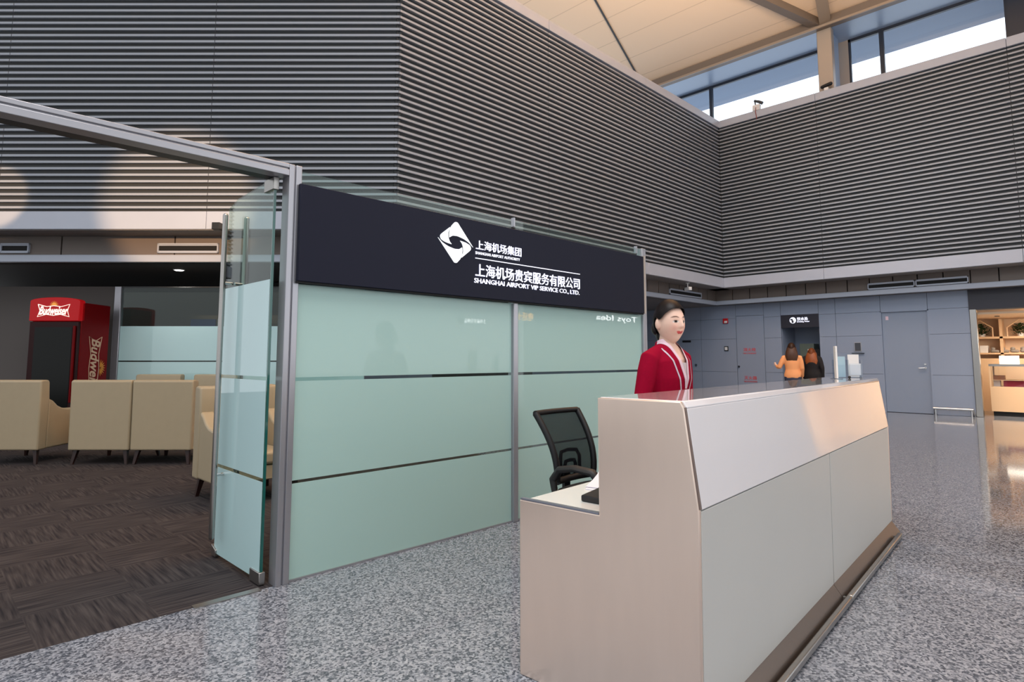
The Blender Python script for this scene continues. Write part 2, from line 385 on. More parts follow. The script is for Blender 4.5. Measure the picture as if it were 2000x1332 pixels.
# fascia, lip and flat soffit under each louvred wall
for w, bx, L_, off in ((w1, b1, 11.0, 0.0), (w2, b2, UR-KX+0.5, 0.0), (w3, b3, 9.5, -0.5)):
    f = MB(); n = int(L_/(1.7 if w is w1 else 0.5))
    for k in range(n): bx(f, off+L_*k/n+(0.02 if k else 0), off+L_*(k+1)/n-0.004, -0.62, -0.50, Z0+0.09, Z1)
    f.build('fascia', 'grille_brown', w)
    fb_ = MB(); bx(fb_, off-0.1, L_+0.2, -0.68, -0.63, Z0, Z1); fb_.build('fascia_back', 'grille_brown', w)
    lp = MB(); bx(lp, off, L_, -0.56, -0.47, Z0-0.005, Z0+0.115); lp.build('lip', 'band_metal', w, bevel=0.012)
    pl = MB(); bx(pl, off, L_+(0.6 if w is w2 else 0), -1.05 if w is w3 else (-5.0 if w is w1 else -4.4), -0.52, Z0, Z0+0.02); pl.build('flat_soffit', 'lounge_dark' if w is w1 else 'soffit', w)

# grey metal wall under the right louvres, with door and niche
g = MB(); X0, X1 = XR, XR+0.08
def pan(v0, v1, z0, z1): g.box(X0, X1, v0+0.004, v1-0.004, z0+0.003, z1-0.003)
rows = (0.0, 0.914, 1.866, 2.455, Z0)
for v0, v1 in ((2.33, 3.12), (4.10, 5.13), (5.13, 5.54), (6.52, 6.99)):
    for a, b in zip(rows, rows[1:]): pan(v0, v1, a, b)
pan(3.12, 4.10, 2.455, Z0); pan(5.54, 6.52, 2.48, Z0)
for v0, v1 in ((7.80, 8.9), (8.9, 10.4), (10.4, 12.0)):
    for a, b in zip(rows, rows[1:]): pan(v0, v1, a, b)
pan(6.99, 7.80, 2.52, Z0)
wl = struct(g.build('wall_right_lower', 'wall_panel'))
j = MB()
for v0, v1, z0, z1 in ((2.33, 3.10, 0, Z0), (4.12, 5.52, 0, Z0), (6.53, 12, 0, Z0), (3.0, 4.2, 2.46, Z0), (5.4, 6.6, 2.5, Z0)): j.box(X1, X1+0.05, v0, v1, z0, z1)
j.box(X1+0.01, X1+0.06, 3.0, 4.2, -0.05, 2.5)
j.build('backing', 'wall_joint', wl)
ni = MB(); ni.box(18.0, 18.05, 5.3, 6.8, 0, 2.6).box(X1, 18.02, 5.48, 5.54, 0, 2.55).box(X1, 18.02, 6.52, 6.58, 0, 2.55).box(X1, 18.02, 5.5, 6.56, 2.5, 2.55)
ni.build('niche', 'wall_panel', wl)
struct(MB().box(6.0, 17.2, 12.0, 12.1, 0, Z0).build('wall_hidden_back', 'wall_panel'))

d1 = struct(empty('door_1'))
MB().box(XR+0.045, XR+0.085, 3.135, 4.085, 0.008, 2.43).build('door_leaf', 'door_grey', d1, bevel=0.003)
MB().box(XR-0.002, XR+0.1, 3.105, 3.133, 0, 2.455).box(XR-0.002, XR+0.1, 4.087, 4.112, 0, 2.455).box(XR-0.002, XR+0.1, 3.105, 4.112, 2.432, 2.458).build('frame', 'wall_panel', d1)
dh = MB().tube([(XR+0.045, 3.24, 1.075), (XR-0.012, 3.24, 1.075), (XR-0.018, 3.255, 1.075), (XR-0.018, 3.37, 1.07)], 0.011, 10).build('door_handle', 'chrome', d1, smooth=True)
MB().cyl((XR+0.045, 3.24, 1.075), (XR+0.036, 3.24, 1.075), 0.028).build('rose', 'chrome', dh, smooth=True)
MB().cyl((XR+0.045, 3.24, 1.16), (XR+0.028, 3.24, 1.16), 0.024).build('lock', 'chrome', d1, smooth=True)
MB().box(XR+0.041, XR+0.046, 3.945, 4.005, 2.24, 2.33).build('sticker', 'scarf', d1)

# sloping roof, beams, column and windows above the right louvres
RS = 0.25
def roof_z(x): return 10.14 + RS*(16.45-x)
rf = MB(); rf.prism([(16.5, roof_z(16.5)), (-4, roof_z(-4)), (-4, roof_z(-4)+0.15), (17.9, roof_z(16.5)+0.15), (17.9, roof_z(16.5))], lambda x, z: Vector((x, -12, z)), lambda x, z: Vector((x, 16, z)))
ceil = struct(rf.build('ceiling', 'roof_panel'))
def on_roof(x, y, dz=0.0): return Vector((x, y, roof_z(x)-dz))
MB().bar(on_roof(15.9, 10.25, 0.01), on_roof(9.0, 8.6, 0.01), 0.05, 0.03).build('roof_joint', 'wall_joint', ceil)
bm_ = struct(MB().box(16.30, 16.46, -12, 15, 9.87, 10.14).build('beam', 'roof_beam_dark'))
MB().box(16.26, 16.30, -12, 15, 9.87, 9.93).build('beam_lit_edge', 'roof_beam', bm_)  # lit lower edge of the beam, painted as a lighter strip
st = MB(); st.bar(on_roof(16.4, 4.84, 0.1), on_roof(9.5, 3.3, 0.1), 0.26, 0.2); rb1 = struct(st.build('beam', 'roof_beam'))
st = MB(); st.bar(on_roof(16.45, 5.0, 0.1), on_roof(13.0, 6.8, 0.1), 0.22, 0.2); rb2 = struct(st.build('beam', 'roof_beam_dark'))
ws = struct(MB().box(16.46, 17.62, -12, 15, 9.88, 9.93).build('ceiling_reveal', 'reveal_blue'))
cl = struct(MB().box(16.42, 16.62, 4.72, 5.08, ZT-0.4, 9.88).build('column', 'column', bevel=0.02))
MB().box(16.62, 17.25, 4.80, 5.0, ZT-0.4, 9.88).build('web', 'reveal_blue', cl)
WX = 17.5
for i, (v0, v1, mul) in enumerate(((4.95, 12.0, (8.58,)), (1.30, 4.62, (3.84,)), (-6.0, 0.98, (-2.5,)))):
    wn = struct(empty('window_%d' % (i+1)))
    fr = MB().box(WX-0.03, WX+0.05, v0, v1, 9.80, 9.88).box(WX-0.03, WX+0.05, v0, v1, 8.0, 8.08).box(WX-0.03, WX+0.05, v0, v0+0.05, 8.0, 9.88).box(WX-0.03, WX+0.05, v1-0.05, v1, 8.0, 9.88)
    for m_ in mul: fr.box(WX-0.04, WX+0.05, m_-0.05, m_+0.05, 8.0, 9.88)
    fr.build('window_frame', 'window_frame', wn)
    MB().box(WX+0.005, WX+0.015, v0+0.05, v1-0.05, 8.08, 9.80).build('window_glass', 'window_glass', wn)
struct(MB().box(WX-0.03, WX+0.03, 4.62, 4.95, 8.0, 9.9).build('trim_2', 'column'))
struct(MB().box(WX-0.06, WX+0.05, 0.98, 1.30, 8.0, 9.9).build('trim_3', 'window_frame'))
struct(MB().box(16.3, WX+0.1, -6, 12, 7.9, 8.0).build('trim_4', 'band_metal'))
ev = MB(); ev.prism([(17.6, 9.93), (20.0, 10.3), (20.0, 10.6), (17.6, 10.2)], lambda x, z: Vector((x, -12, z)), lambda x, z: Vector((x, 16, z)))
struct(ev.build('roof_eave', 'eave'))

# lounge back wall
def lbox(mb, x0, x1, y0, y1, z0, z1):
    mt = Matrix.Rotation(-PI/4, 4, 'Z'); return mb.box(x0, x1, y0, y1, z0, z1, mt)
LB = 10.7
struct(lbox(MB(), -12.5, -7.08, LB, LB+0.12, 0, 2.575).build('wall_lounge', 'lounge_wall'))
struct(lbox(MB(), -12.5, 0.5, 15.0, 15.1, 0, 3.0).build('wall_lounge_back', 'lounge_dark'))

# ------------------------------------------------------------------ glass partition, door frame, sign
gp = thing('glass_partition', 'frosted glass partition with clear stripes under the dark navy sign board', 'partition', (0, 0, 0))
MX = 3.535
def pane(x0, x1, parent, y=PY):
    MB().box(x0, x1, y, y+0.012, 0.01, 2.455).build('glass_pane', 'glass', parent)
    mb = MB()
    for z0, z1 in ((0.012, 0.560), (0.578, 1.164), (1.186, 1.752)): mb.box(x0+0.002, x1-0.002, y-0.004, y-0.0005, z0, z1)
    mb.build('frosted_film', 'frost', parent)
pane(1.655, MX-0.028, gp); pane(MX+0.028, 5.43, gp)
MB().box(MX-0.026, MX+0.026, PY-0.03, PY+0.04, 0, 1.80).build('mullion', 'alu', gp, bevel=0.005)
MB().box(5.43, 5.50, PY-0.03, PY+0.04, 0, 2.46).build('end_post', 'alu', gp, bevel=0.005)
MB().box(1.655, 5.43, PY-0.012, PY+0.02, 0, 0.011).build('floor_channel', 'alu', gp)
for x in (MX, 5.36):
    MB().box(x-0.008, x+0.008, PY-0.012, PY+0.02, 2.40, 2.475).build('glass_clip', 'alu', gp)

df = thing('door_frame', 'grey metal door frame with grooved post and long top beam', 'door frame')
po = MB(); po.box(1.575, 1.608, PY-0.035, PY+0.06, 0, 2.478).box(1.618, 1.655, PY-0.035, PY+0.06, 0, 2.478).box(1.606, 1.62, PY-0.022, PY+0.06, 0, 2.478)
po.build('post', 'alu', df, bevel=0.003)
be = MB(); be.box(-3.2, 1.575, PY-0.035, PY+0.06, 2.452, 2.478).box(-3.2, 1.575, PY-0.035, PY+0.06, 2.404, 2.442).box(-3.2, 1.575, PY-0.022, PY+0.06, 2.44, 2.455)
be.build('top_beam', 'alu', df, bevel=0.003)
MB().box(-3.2, 1.575, PY+0.06, PY+0.14, 2.404, 2.478).build('beam_back', 'alu_dark', df)

dl = thing('glass_door', 'frosted glass door leaf standing open into the lounge on its floor pivot', 'door', (1.53, PY+0.03, 0))
lf = [(0.03, 0.018), (0.755, 0.03), (0.755, 2.335), (0.60, 2.375), (0.12, 2.398), (0.03, 2.398)]
MB().prism(lf, lambda y, z: Vector((-0.006, y, z)), lambda y, z: Vector((0.006, y, z))).build('glass_leaf', 'glass', dl)
fm = MB()
for z0, z1 in ((0.03, 0.580), (0.602, 1.170), (1.192, 1.775)): fm.box(-0.0095, -0.0065, 0.036, 0.75, z0, z1)
fm.build('frosted_film', 'frost_door', dl)
MB().box(-0.008, 0.0075, 0.0245, 0.0305, 0.02, 2.398).build('glass_edge', 'glass_edge', dl)
for sx, nm in ((-1, 'door_handle'), (1, 'door_handle')):
    h = MB().capsule([(sx*0.07, 0.635, 0.16), (sx*0.07, 0.635, 2.255)], [0.017, 0.017], 16).build(nm, 'steel', dl, smooth=True)
    for z in (0.55, 1.80):
        MB().cyl((sx*0.008, 0.635, z), (sx*0.062, 0.635, z), 0.010).build('standoff', 'chrome', h, smooth=True)
for z0, z1, nm in ((0.006, 0.075, 'patch_fitting'), (2.325, 2.402, 'patch_fitting')):
    MB().box(-0.018, 0.018, 0.012, 0.15, z0, z1).build(nm, 'steel', dl, bevel=0.003)
MB().prism([(0.70, 0.012), (0.775, 0.012), (0.775, 0.08), (0.70, 0.055)], lambda y, z: Vector((-0.02, y, z)), lambda y, z: Vector((0.02, y, z))).build('door_bolt', 'steel', dl, bevel=0.003)

sg = thing('sign_board', 'long dark navy sign board with white rhombus logo and Chinese lettering', 'sign')
MB().box(1.632, 5.395, 3.45, 3.479, 1.764, 2.362).build('panel', 'sign_navy', sg, bevel=0.004)
MB().box(5.395, 5.425, 3.447, 3.481, 1.764, 2.37).build('edge_trim', 'sign_edge', sg)
MB().box(1.632, 5.395, 3.46, 3.48, 1.752, 1.764).build('dark_strip', 'dark_gap', sg)  # dark strip put in for the darkness seen through the gap below
FY = 3.4495
def SP(x, z): return (x, FY, z)
RX, UZ = (1, 0, 0), (0, 0, 1)
text('上海机场集团', 'lettering', 'letter_white', SP(3.056, 2.139), RX, UZ, 0.50, 0.072, sg, bold=0.005)
text('SHANGHAI AIRPORT AUTHORITY', 'lettering', 'letter_white', SP(3.050, 2.100), RX, UZ, 0.49, 0.022, sg)
MB().box(3.049, 4.328, FY-0.004, FY, 2.066, 2.072).build('rule_line', 'letter_white', sg)
text('上海机场贵宾服务有限公司', 'lettering', 'letter_white', SP(3.052, 1.929), RX, UZ, 1.272, 0.098, sg, bold=0.007)
text('SHANGHAI AIRPORT VIP SERVICE CO., LTD.', 'lettering', 'letter_white', SP(3.040, 1.872), RX, UZ, 1.278, 0.042, sg, bold=0.004)
def logo():
    cx, cz, w, h = 2.853, 2.163, 0.160, 0.154
    def arc(pts, n=5):
        out = []
        for i, (p, r) in enumerate(pts):
            a, c = Vector(pts[i-1][0]), Vector(pts[(i+1) % len(pts)][0]); p = Vector(p)
            if r == 0: out.append(p); continue
            d0, d1_ = (a-p).normalized()*r, (c-p).normalized()*r
            for k in range(n+1):
                t = k/n; out.append((p+d0)*(1-t)**2 + p*2*t*(1-t) + (p+d1_)*t*t)
        return out
    # upper and lower halves of the rhombus, each a big leaf and a small one curling round a dark eye
    big = arc([((-0.06, 1.0), 0.05), ((0.08, 1.0), 0.06), ((1.06, -0.10), 0.0), ((0.82, 0.10), 0.1), ((0.50, 0.24), 0.1), ((0.10, 0.33), 0.1), ((-0.20, 0.31), 0.06), ((-0.38, 0.20), 0.0), ((-0.40, 0.36), 0.05), ((-0.36, 0.60), 0.05), ((-0.27, 0.78), 0.0)])
    small = arc([((-0.36, 0.70), 0.0), ((-1.0, 0.19), 0.2), ((-0.84, 0.02), 0.06), ((-0.60, -0.07), 0.08), ((-0.26, -0.12), 0.0), ((-0.38, 0.00), 0.05), ((-0.45, 0.17), 0.05), ((-0.47, 0.40), 0.05)])
    mb = MB()
    for sgn in (1, -1):
        for sh in (big, small):
            mb.prism([(p.x*sgn, p.y*sgn) for p in sh], lambda a, b: Vector((cx+a*w, FY-0.006, cz+b*h)), lambda a, b: Vector((cx+a*w, FY, cz+b*h)))
    mb.build('logo', 'logo_white', sg)
logo()

# ------------------------------------------------------------------ reception desk
DA = math.radians(3.99)
desk = thing('reception_desk', 'long white and champagne metal reception desk with sloping gloss fascia', 'desk', (1.935, 1.091, 0), DA)
LEN = 3.42
prof = [(-0.004, 1.125), (0.008, 1.148), (0.352, 1.148), (0.352, 0.705), (0.748, 0.705), (0.748, 0.0), (0.02, 0.0), (0.02, 0.08), (-0.040, 0.085), (-0.049, 0.78)]
for x0, x1 in ((0.0, 0.02), (LEN-0.02, LEN)):
    MB().prism(prof, lambda y, z: Vector((x0, y, z)), lambda y, z: Vector((x1, y, z))).build('end_panel', 'desk_metal', desk, bevel=0.004)
MB().prism([(-0.052, 0.786), (-0.046, 0.786), (0.0, 1.120), (0.0, 1.128), (-0.006, 1.128)], lambda y, z: Vector((0.006, y, z)), lambda y, z: Vector((0.020, y, z))).build('fascia_edge', 'joint_brown', desk)
MB().prism([(-0.051, 0.782), (0.02, 0.782), (0.05, 1.10), (-0.006, 1.125)], lambda y, z: Vector((0.022, y, z)), lambda y, z: Vector((LEN-0.022, y, z))).build('fascia', 'desk_white', desk, bevel=0.004)
MB().prism([(-0.008, 1.126), (0.006, 1.150), (0.355, 1.150), (0.355, 1.118), (0.0, 1.118)], lambda y, z: Vector((0.022, y, z)), lambda y, z: Vector((LEN-0.022, y, z))).build('countertop', 'desk_white', desk, bevel=0.005, seg=3)
for x0, x1 in ((0.022, 1.695), (1.707, LEN-0.022)):
    MB().prism([(-0.049, 0.778), (-0.040, 0.085), (0.0, 0.085), (0.0, 0.778)], lambda y, z: Vector((x0, y, z)), lambda y, z: Vector((x1, y, z))).build('front_panel', 'desk_panel', desk, bevel=0.002)
MB().box(1.695, 1.707, -0.038, 0.0, 0.085, 0.778).build('panel_joint', 'joint_brown', desk)
MB().box(0.02, LEN-0.02, 0.33, 0.352, 0.70, 1.12).build('back_board', 'desk_inner', desk)
MB().box(0.022, LEN-0.022, 0.03, 0.05, 0.02, 0.78).build('core_board', 'desk_inner', desk)
MB().box(0.02, 0.95, 0.06, 0.735, 0.672, 0.703).box(0.95, LEN-0.02, 0.06, 0.58, 0.672, 0.703).build('worktop', 'desk_top', desk, bevel=0.003)
MB().box(0.0, 0.022, 0.353, 0.742, 0.7055, 0.712).build('worktop_edge', 'edge_strip', desk)
MB().box(0.02, 0.9, 0.35, 0.37, 0.0, 0.67).box(0.9, 0.92, 0.37, 0.70, 0, 0.67).build('pedestal', 'desk_inner', desk)
for x0, x1 in ((0.03, 1.70), (1.704, LEN-0.012)):
    MB().prism([(-0.036, 0.084), (-0.088, 0.012), (-0.088, 0.004), (0.02, 0.004), (0.02, 0.084)], lambda y, z: Vector((x0, y, z)), lambda y, z: Vector((x1, y, z))).build('kick_plate', 'kick_metal', desk)
rl = MB().box(0.05, 1.70, -0.128, -0.100, 0.012, 0.044).box(1.705, LEN-0.18, -0.128, -0.100, 0.012, 0.044).build('foot_rail', 'steel', desk, bevel=0.006)
for x in (0.1, 1.68, 3.15): MB().box(x, x+0.02, -0.10, -0.085, 0.0, 0.035).build('bracket', 'steel', rl)
def DP(x, y, z=0.0):
    c, s = math.cos(DA), math.sin(DA); return Vector((1.935+c*x-s*y, 1.091+s*x+c*y, z))

pp = thing('paper_stack', 'loose white papers lying on the low worktop of the desk', 'papers', DP(0.52, 0.60, 0.7035), DA+0.35)
MB().box(-0.15, 0.15, -0.105, 0.105, 0, 0.004).build('sheet', 'paper', pp)
sh = MB(); sh.prism([(-0.14, 0.006), (0.0, 0.010), (0.10, 0.02), (0.17, 0.042), (0.172, 0.045), (0.10, 0.023), (0.0, 0.013), (-0.14, 0.009)], lambda x, z: Vector((x, -0.10, z)), lambda x, z: Vector((x+0.02, 0.11, z))); sh.build('sheet', 'paper', pp)
ph = thing('desk_phone', 'black desk telephone on the worktop behind the metal end panel', 'telephone', DP(0.235, 0.455, 0.7035), DA)
MB().prism([(-0.09, 0), (0.09, 0), (0.09, 0.04), (-0.09, 0.026)], lambda x, z: Vector((x, -0.08, z)), lambda x, z: Vector((x, 0.08, z))).build('phone_base', 'black_plastic', ph, bevel=0.006)
MB().capsule([(-0.04, 0.0, 0.05), (0.0, 0.0, 0.06), (0.05, 0.0, 0.065), (0.085, 0.0, 0.06)], [0.022, 0.014, 0.014, 0.022], 12).build('handset', 'black_plastic', ph, smooth=True)

cs = thing('card_stand', 'slim white upright card stand near the end of the counter', 'card stand', DP(2.95, 0.185, 1.15), math.radians(-66))
MB().box(-0.006, 0.006, -0.055, 0.055, 0.004, 0.24).build('card', 'white_card', cs, bevel=0.002)
MB().box(-0.035, 0.035, -0.055, 0.055, 0, 0.005).build('stand_foot', 'acrylic', cs)
bh = thing('brochure_holder', 'clear acrylic brochure holder with two pockets on the counter end', 'brochure holder', DP(3.30, 0.185, 1.15), DA-math.radians(58))
hb = MB(); hb.box(-0.100, 0.100, 0.03, 0.034, 0, 0.19).box(-0.100, 0.100, -0.03, -0.026, 0, 0.10).box(-0.100, -0.096, -0.03, 0.034, 0, 0.14).box(0.096, 0.100, -0.03, 0.034, 0, 0.14).box(-0.002, 0.002, -0.03, 0.034, 0, 0.14).box(-0.100, 0.100, -0.03, 0.034, 0, 0.004)
hb.build('pocket', 'acrylic', bh)
MB().box(-0.090, -0.01, 0.012, 0.018, 0.005, 0.165).build('brochure', 'acrylic_print', bh)
MB().box(0.01, 0.090, 0.012, 0.018, 0.005, 0.18).build('brochure', 'white_card', bh)
MB().box(0.02, 0.10, 0.006, 0.0115, 0.02, 0.11).build('brochure', 'white_paint', bh)
pn = tag(MB().capsule([DP(3.05, 0.12, 1.160), DP(3.115, 0.135, 1.160)], [0.010, 0.010], 10).build('pen', 'black_plastic', smooth=True), 'short black pen lying on the counter before the acrylic holder', 'pen')

# ------------------------------------------------------------------ office chair
oc = thing('office_chair', 'black mesh back office chair between the desk and the frosted glass', 'chair', (3.10, 2.335, 0), math.radians(2))
# faces local -y
def back_pt(s, x, off=0.0):
    """s 0..1 up the curved back, x across"""
    z = 0.54 + 0.41*s; y = 0.235 - 0.03*math.cos((s-0.25)*2.4)*1.3 + 0.11*s*s + 0.05*(x/0.22)**2*-0.5
    return Vector((x*(0.88+0.14*s), y+off, z))
f = MB()
for sx in (-1, 1):
    f.tube([back_pt(s, sx*0.215) for s in [i/10 for i in range(11)]], [(0.020, 0.022)]*11, 10)
f.tube([back_pt(1.0, -0.215+0.43*i/8) for i in range(9)], [(0.018, 0.020)]*9, 10, ref=(0, 0, 1))
f.tube([back_pt(0.0, -0.215+0.43*i/8) for i in range(9)], [(0.022, 0.020)]*9, 10, ref=(0, 0, 1))
bf = f.build('backrest_frame', 'black_plastic', oc, smooth=True)
m = MB()
for i in range(10):
    for k in range(8):
        q = [back_pt(0.02+0.096*(i+a), -0.20+0.05*(k+b)) for a, b in ((0, 0), (0, 1), (1, 1), (1, 0))]
        m.quad(q)
bmesh.ops.remove_doubles(m.bm, verts=m.bm.verts, dist=1e-4)
bk = m.build('backrest_mesh', 'chair_mesh', oc, smooth=True)
s_ = bk.modifiers.new('solid', 'SOLIDIFY'); s_.thickness = 0.003
lu = MB()
for w_, h_ in ((0.10, 0.16), (0.055, 0.095)):
    pts = [(-w_, 0.0), (-w_, h_*0.72), (-w_*0.8, h_*0.95), (0, h_), (w_*0.8, h_*0.95), (w_, h_*0.72), (w_, 0.0)]
    lu.tube([Vector((a, back_pt(b/0.41, a).y+0.025, 0.55+b)) for a, b in pts], 0.012, 8, ref=(0, 1, 0))
lu.build('lumbar_support', 'black_plastic', oc, smooth=True)
se = MB(); se.rings([[Vector((0.235*k_*math.copysign(abs(math.cos(t))**0.5, math.cos(t)), -0.02+0.235*k_*math.copysign(abs(math.sin(t))**0.5, math.sin(t)), z)) for t in [2*PI*i/28 for i in range(28)]] for z, k_ in ((0.43, 0.86), (0.44, 0.97), (0.465, 1.0), (0.49, 0.97), (0.503, 0.85))])
se.build('seat', 'black_fabric', oc, smooth=True)
MB().box(-0.03, 0.03, 0.10, 0.27, 0.40, 0.425).box(-0.03, 0.03, 0.245, 0.27, 0.40, 0.60).box(-0.09, 0.09, -0.10, 0.10, 0.40, 0.43).build('seat_bracket', 'black_plastic', oc, bevel=0.004)
for sx in (-1, 1):
    a = MB()
    loop = [(-0.14, 0.44), (-0.185, 0.52), (-0.19, 0.60), (-0.15, 0.645), (-0.02, 0.655), (0.09, 0.635), (0.145, 0.57), (0.13, 0.50), (0.06, 0.44)]
    rr = [(0.018, 0.022), (0.018, 0.022), (0.02, 0.024), (0.030, 0.022), (0.034, 0.020), (0.030, 0.022), (0.022, 0.024), (0.018, 0.022), (0.018, 0.022)]
    pts = []; rad = []
    for i in range(len(loop)-1):
        for k in range(4):
            t = k/4; pts.append(Vector((sx*0.275, loop[i][0]*(1-t)+loop[i+1][0]*t, loop[i][1]*(1-t)+loop[i+1][1]*t))); rad.append(tuple(rr[i][q]*(1-t)+rr[i+1][q]*t for q in (0, 1)))
    pts.append(Vector((sx*0.275, loop[-1][0], loop[-1][1]))); rad.append(rr[-1])
    a.tube(pts, rad, 10, ref=(1, 0, 0)); a.bar((sx*0.275, -0.03, 0.435), (0, -0.03, 0.42), 0.20, 0.016)
    a.build('armrest', 'arm_plastic', oc, smooth=True)
MB().cyl((0, 0, 0.09), (0, 0, 0.40), 0.028).cyl((0, 0, 0.09), (0, 0, 0.25), 0.04).build('gas_column', 'black_plastic', oc, smooth=True)
sb = MB(); sb.lathe([(0.0, 0.07), (0.05, 0.07), (0.05, 0.12), (0.0, 0.12)])
for k in range(5):
    a = 2*PI*k/5+0.3; sb.tube([(0.03*math.cos(a), 0.03*math.sin(a), 0.10), (0.29*math.cos(a), 0.29*math.sin(a), 0.075)], [(0.026, 0.018), (0.018, 0.012)], 8, ref=(0, 0, 1))
star = sb.build('star_base', 'black_plastic', oc, smooth=True)
for k in range(5):
    a = 2*PI*k/5+0.3; c = Vector((0.28*math.cos(a), 0.28*math.sin(a), 0.028)); t = Vector((-math.sin(a), math.cos(a), 0))
    MB().cyl(c-t*0.022, c+t*0.022, 0.028).cyl(c, c+Vector((0, 0, 0.05)), 0.008).build('caster', 'black_plastic', star, smooth=True)

# ------------------------------------------------------------------ cream armchairs of the lounge
def armchair(label, loc, rz):
    """faces local +y, back at y=0; width 0.76"""
    t = thing('armchair', label, 'armchair', loc, rz, 'cream leather armchairs in the lounge'); W = 0.375
    MB().prism([(0.0, 0.175), (0.14, 0.175), (0.15, 0.80), (0.135, 1.0), (0.12, 1.03), (0.02, 1.035), (-0.012, 1.02), (-0.008, 0.9)], lambda y, z: Vector((-W, y, z)), lambda y, z: Vector((W, y, z))).build('backrest', 'leather', t, bevel=0.018, seg=3)
    for sx in (-1, 1):
        x0, x1 = (W-0.13)*sx, (W-0.004)*sx
        MB().prism([(0.142, 0.18), (0.142, 0.80), (0.22, 0.765), (0.30, 0.70), (0.38, 0.665), (0.48, 0.65), (0.72, 0.645), (0.75, 0.63), (0.755, 0.18)], lambda y, z: Vector((min(x0, x1), y, z)), lambda y, z: Vector((max(x0, x1), y, z))).build('armrest', 'leather', t, bevel=0.02, seg=3)
    MB().box(-W+0.14, W-0.14, 0.155, 0.74, 0.20, 0.33).build('seat_base', 'leather', t, bevel=0.01)
    MB().box(-W+0.138, W-0.138, 0.15, 0.76, 0.335, 0.455).build('seat_cushion', 'leather', t, bevel=0.03, seg=3)
    for sx in (-1, 1):
        for y0, dy in ((0.07, -0.03), (0.70, 0.03)):
            x = sx*(W-0.06)
            MB().tube([(x+sx*0.02, y0+dy, 0.0), (x-sx*0.01, y0, 0.18)], [0.020, 0.034], 4, ref=(1, 1, 0)).build('leg', 'wood_leg', t)
    return t
AZ = -PI/4
a0 = armchair('cream armchair seen from behind, cut off by the picture edge, with its arm showing', lounge(-6.20, 7.55), AZ)
def more_chair(label, loc, rz):
    c = copy_tree(a0); c.location = loc; c.rotation_euler = (0, 0, rz); c['label'] = label; return c
more_chair('cream armchair seen from behind, standing below the red drinks fridge', lounge(-5.085, 7.55), AZ)
more_chair('cream armchair seen from behind, with a darker strip of its arm beside the far chairs', lounge(-4.32, 7.55), AZ)
more_chair('far cream armchair whose top shows above the chair backs before pale blue glass', lounge(-5.93, 10.33), AZ+PI)
more_chair('far cream armchair half hidden behind the door handles', lounge(-4.96, 10.33), AZ+PI)
more_chair('cream armchair seen from its side, nearest the open glass door', (2.37, 6.30, 0), PI)

# ------------------------------------------------------------------ red drinks fridge
fr = thing('drinks_fridge', 'tall red drinks fridge with lit header and dark glass door', 'fridge', lounge(-7.345, 9.7), AZ)
FW, FD, FH = 0.40, 0.72, 2.26
MB().box(-FW, FW, 0.04, FD, 0.08, 2.20).build('cabinet', 'fridge_red', fr, bevel=0.012)
hd_ = MB()
hp = [(-FW, 1.90), (FW, 1.90), (FW, 2.22)]+[(FW*math.cos(PI*i/10), 2.22+0.06*math.sin(PI*i/10)) for i in range(1, 10)]+[(-FW, 2.22)]
hd_.prism(hp, lambda x, z: Vector((x, -0.03, z)), lambda x, z: Vector((x, 0.10, z)))
hdr = hd_.build('header', 'fridge_red_lit', fr, bevel=0.008)
text('Budweiser', 'lettering', 'logo_lit', (-0.24, -0.0305, 2.0), (1, 0, 0), (0, 0, 1), 0.46, 0.13, hdr, bold=0.02, shear=0.35)
def bow(mb, f, w, h, r):
    pts = [(-1, 1), (-0.45, 0.62), (0, 0.78), (0.45, 0.62), (1, 1), (0.86, 0), (1, -1), (0.45, -0.62), (0, -0.78), (-0.45, -0.62), (-1, -1), (-0.86, 0), (-1, 1)]
    mb.tube([f(a*w, b*h) for a, b in pts], r, 6, ref=(0.2, 1, 0.3))
bw = MB(); bow(bw, lambda a, b: Vector((-0.01+a, -0.034, 2.065+b)), 0.255, 0.10, 0.006); bw.build('bow_outline', 'logo_lit', hdr)
def sun(mb, f, n=9, r0=0.035, r1=0.075, a0=0.0, a1=PI):
    for i in range(n):
        a = a0+(a1-a0)*(i+0.5)/n; d = (a1-a0)/n*0.42
        mb.prism([(r0*0.2*math.cos(a), r0*0.2*math.sin(a)), (r0*math.cos(a-d), r0*math.sin(a-d)), (r1*math.cos(a), r1*math.sin(a)), (r0*math.cos(a+d), r0*math.sin(a+d))], lambda p, q: f(p, q, 0), lambda p, q: f(p, q, 0.004))
sn = MB(); sun(sn, lambda p, q, o_: Vector((-0.01+p, -0.031-o_, 2.145+q))); sn.build('crown_mark', 'logo_gold_lit', hdr)
dr = MB().box(-FW+0.01, FW-0.01, -0.02, 0.038, 0.26, 1.885).build('door', 'fridge_dark', fr, bevel=0.008)
MB().box(-FW+0.10, FW-0.10, -0.024, -0.018, 0.36, 1.80).build('door_glass', 'fridge_glass', dr)
MB().box(FW-0.07, FW-0.035, -0.055, -0.02, 0.6, 1.82).build('door_handle', 'fridge_red', dr, bevel=0.008)
MB().box(-FW+0.01, FW-0.01, -0.01, 0.05, 0.08, 0.25).build('base_grille', 'fridge_dark', fr, bevel=0.006)
for sx in (-1, 1):
    for y in (0.1, FD-0.06): MB().cyl((sx*(FW-0.06), y, 0), (sx*(FW-0.06), y, 0.09), 0.025).build('foot', 'black_plastic', fr)
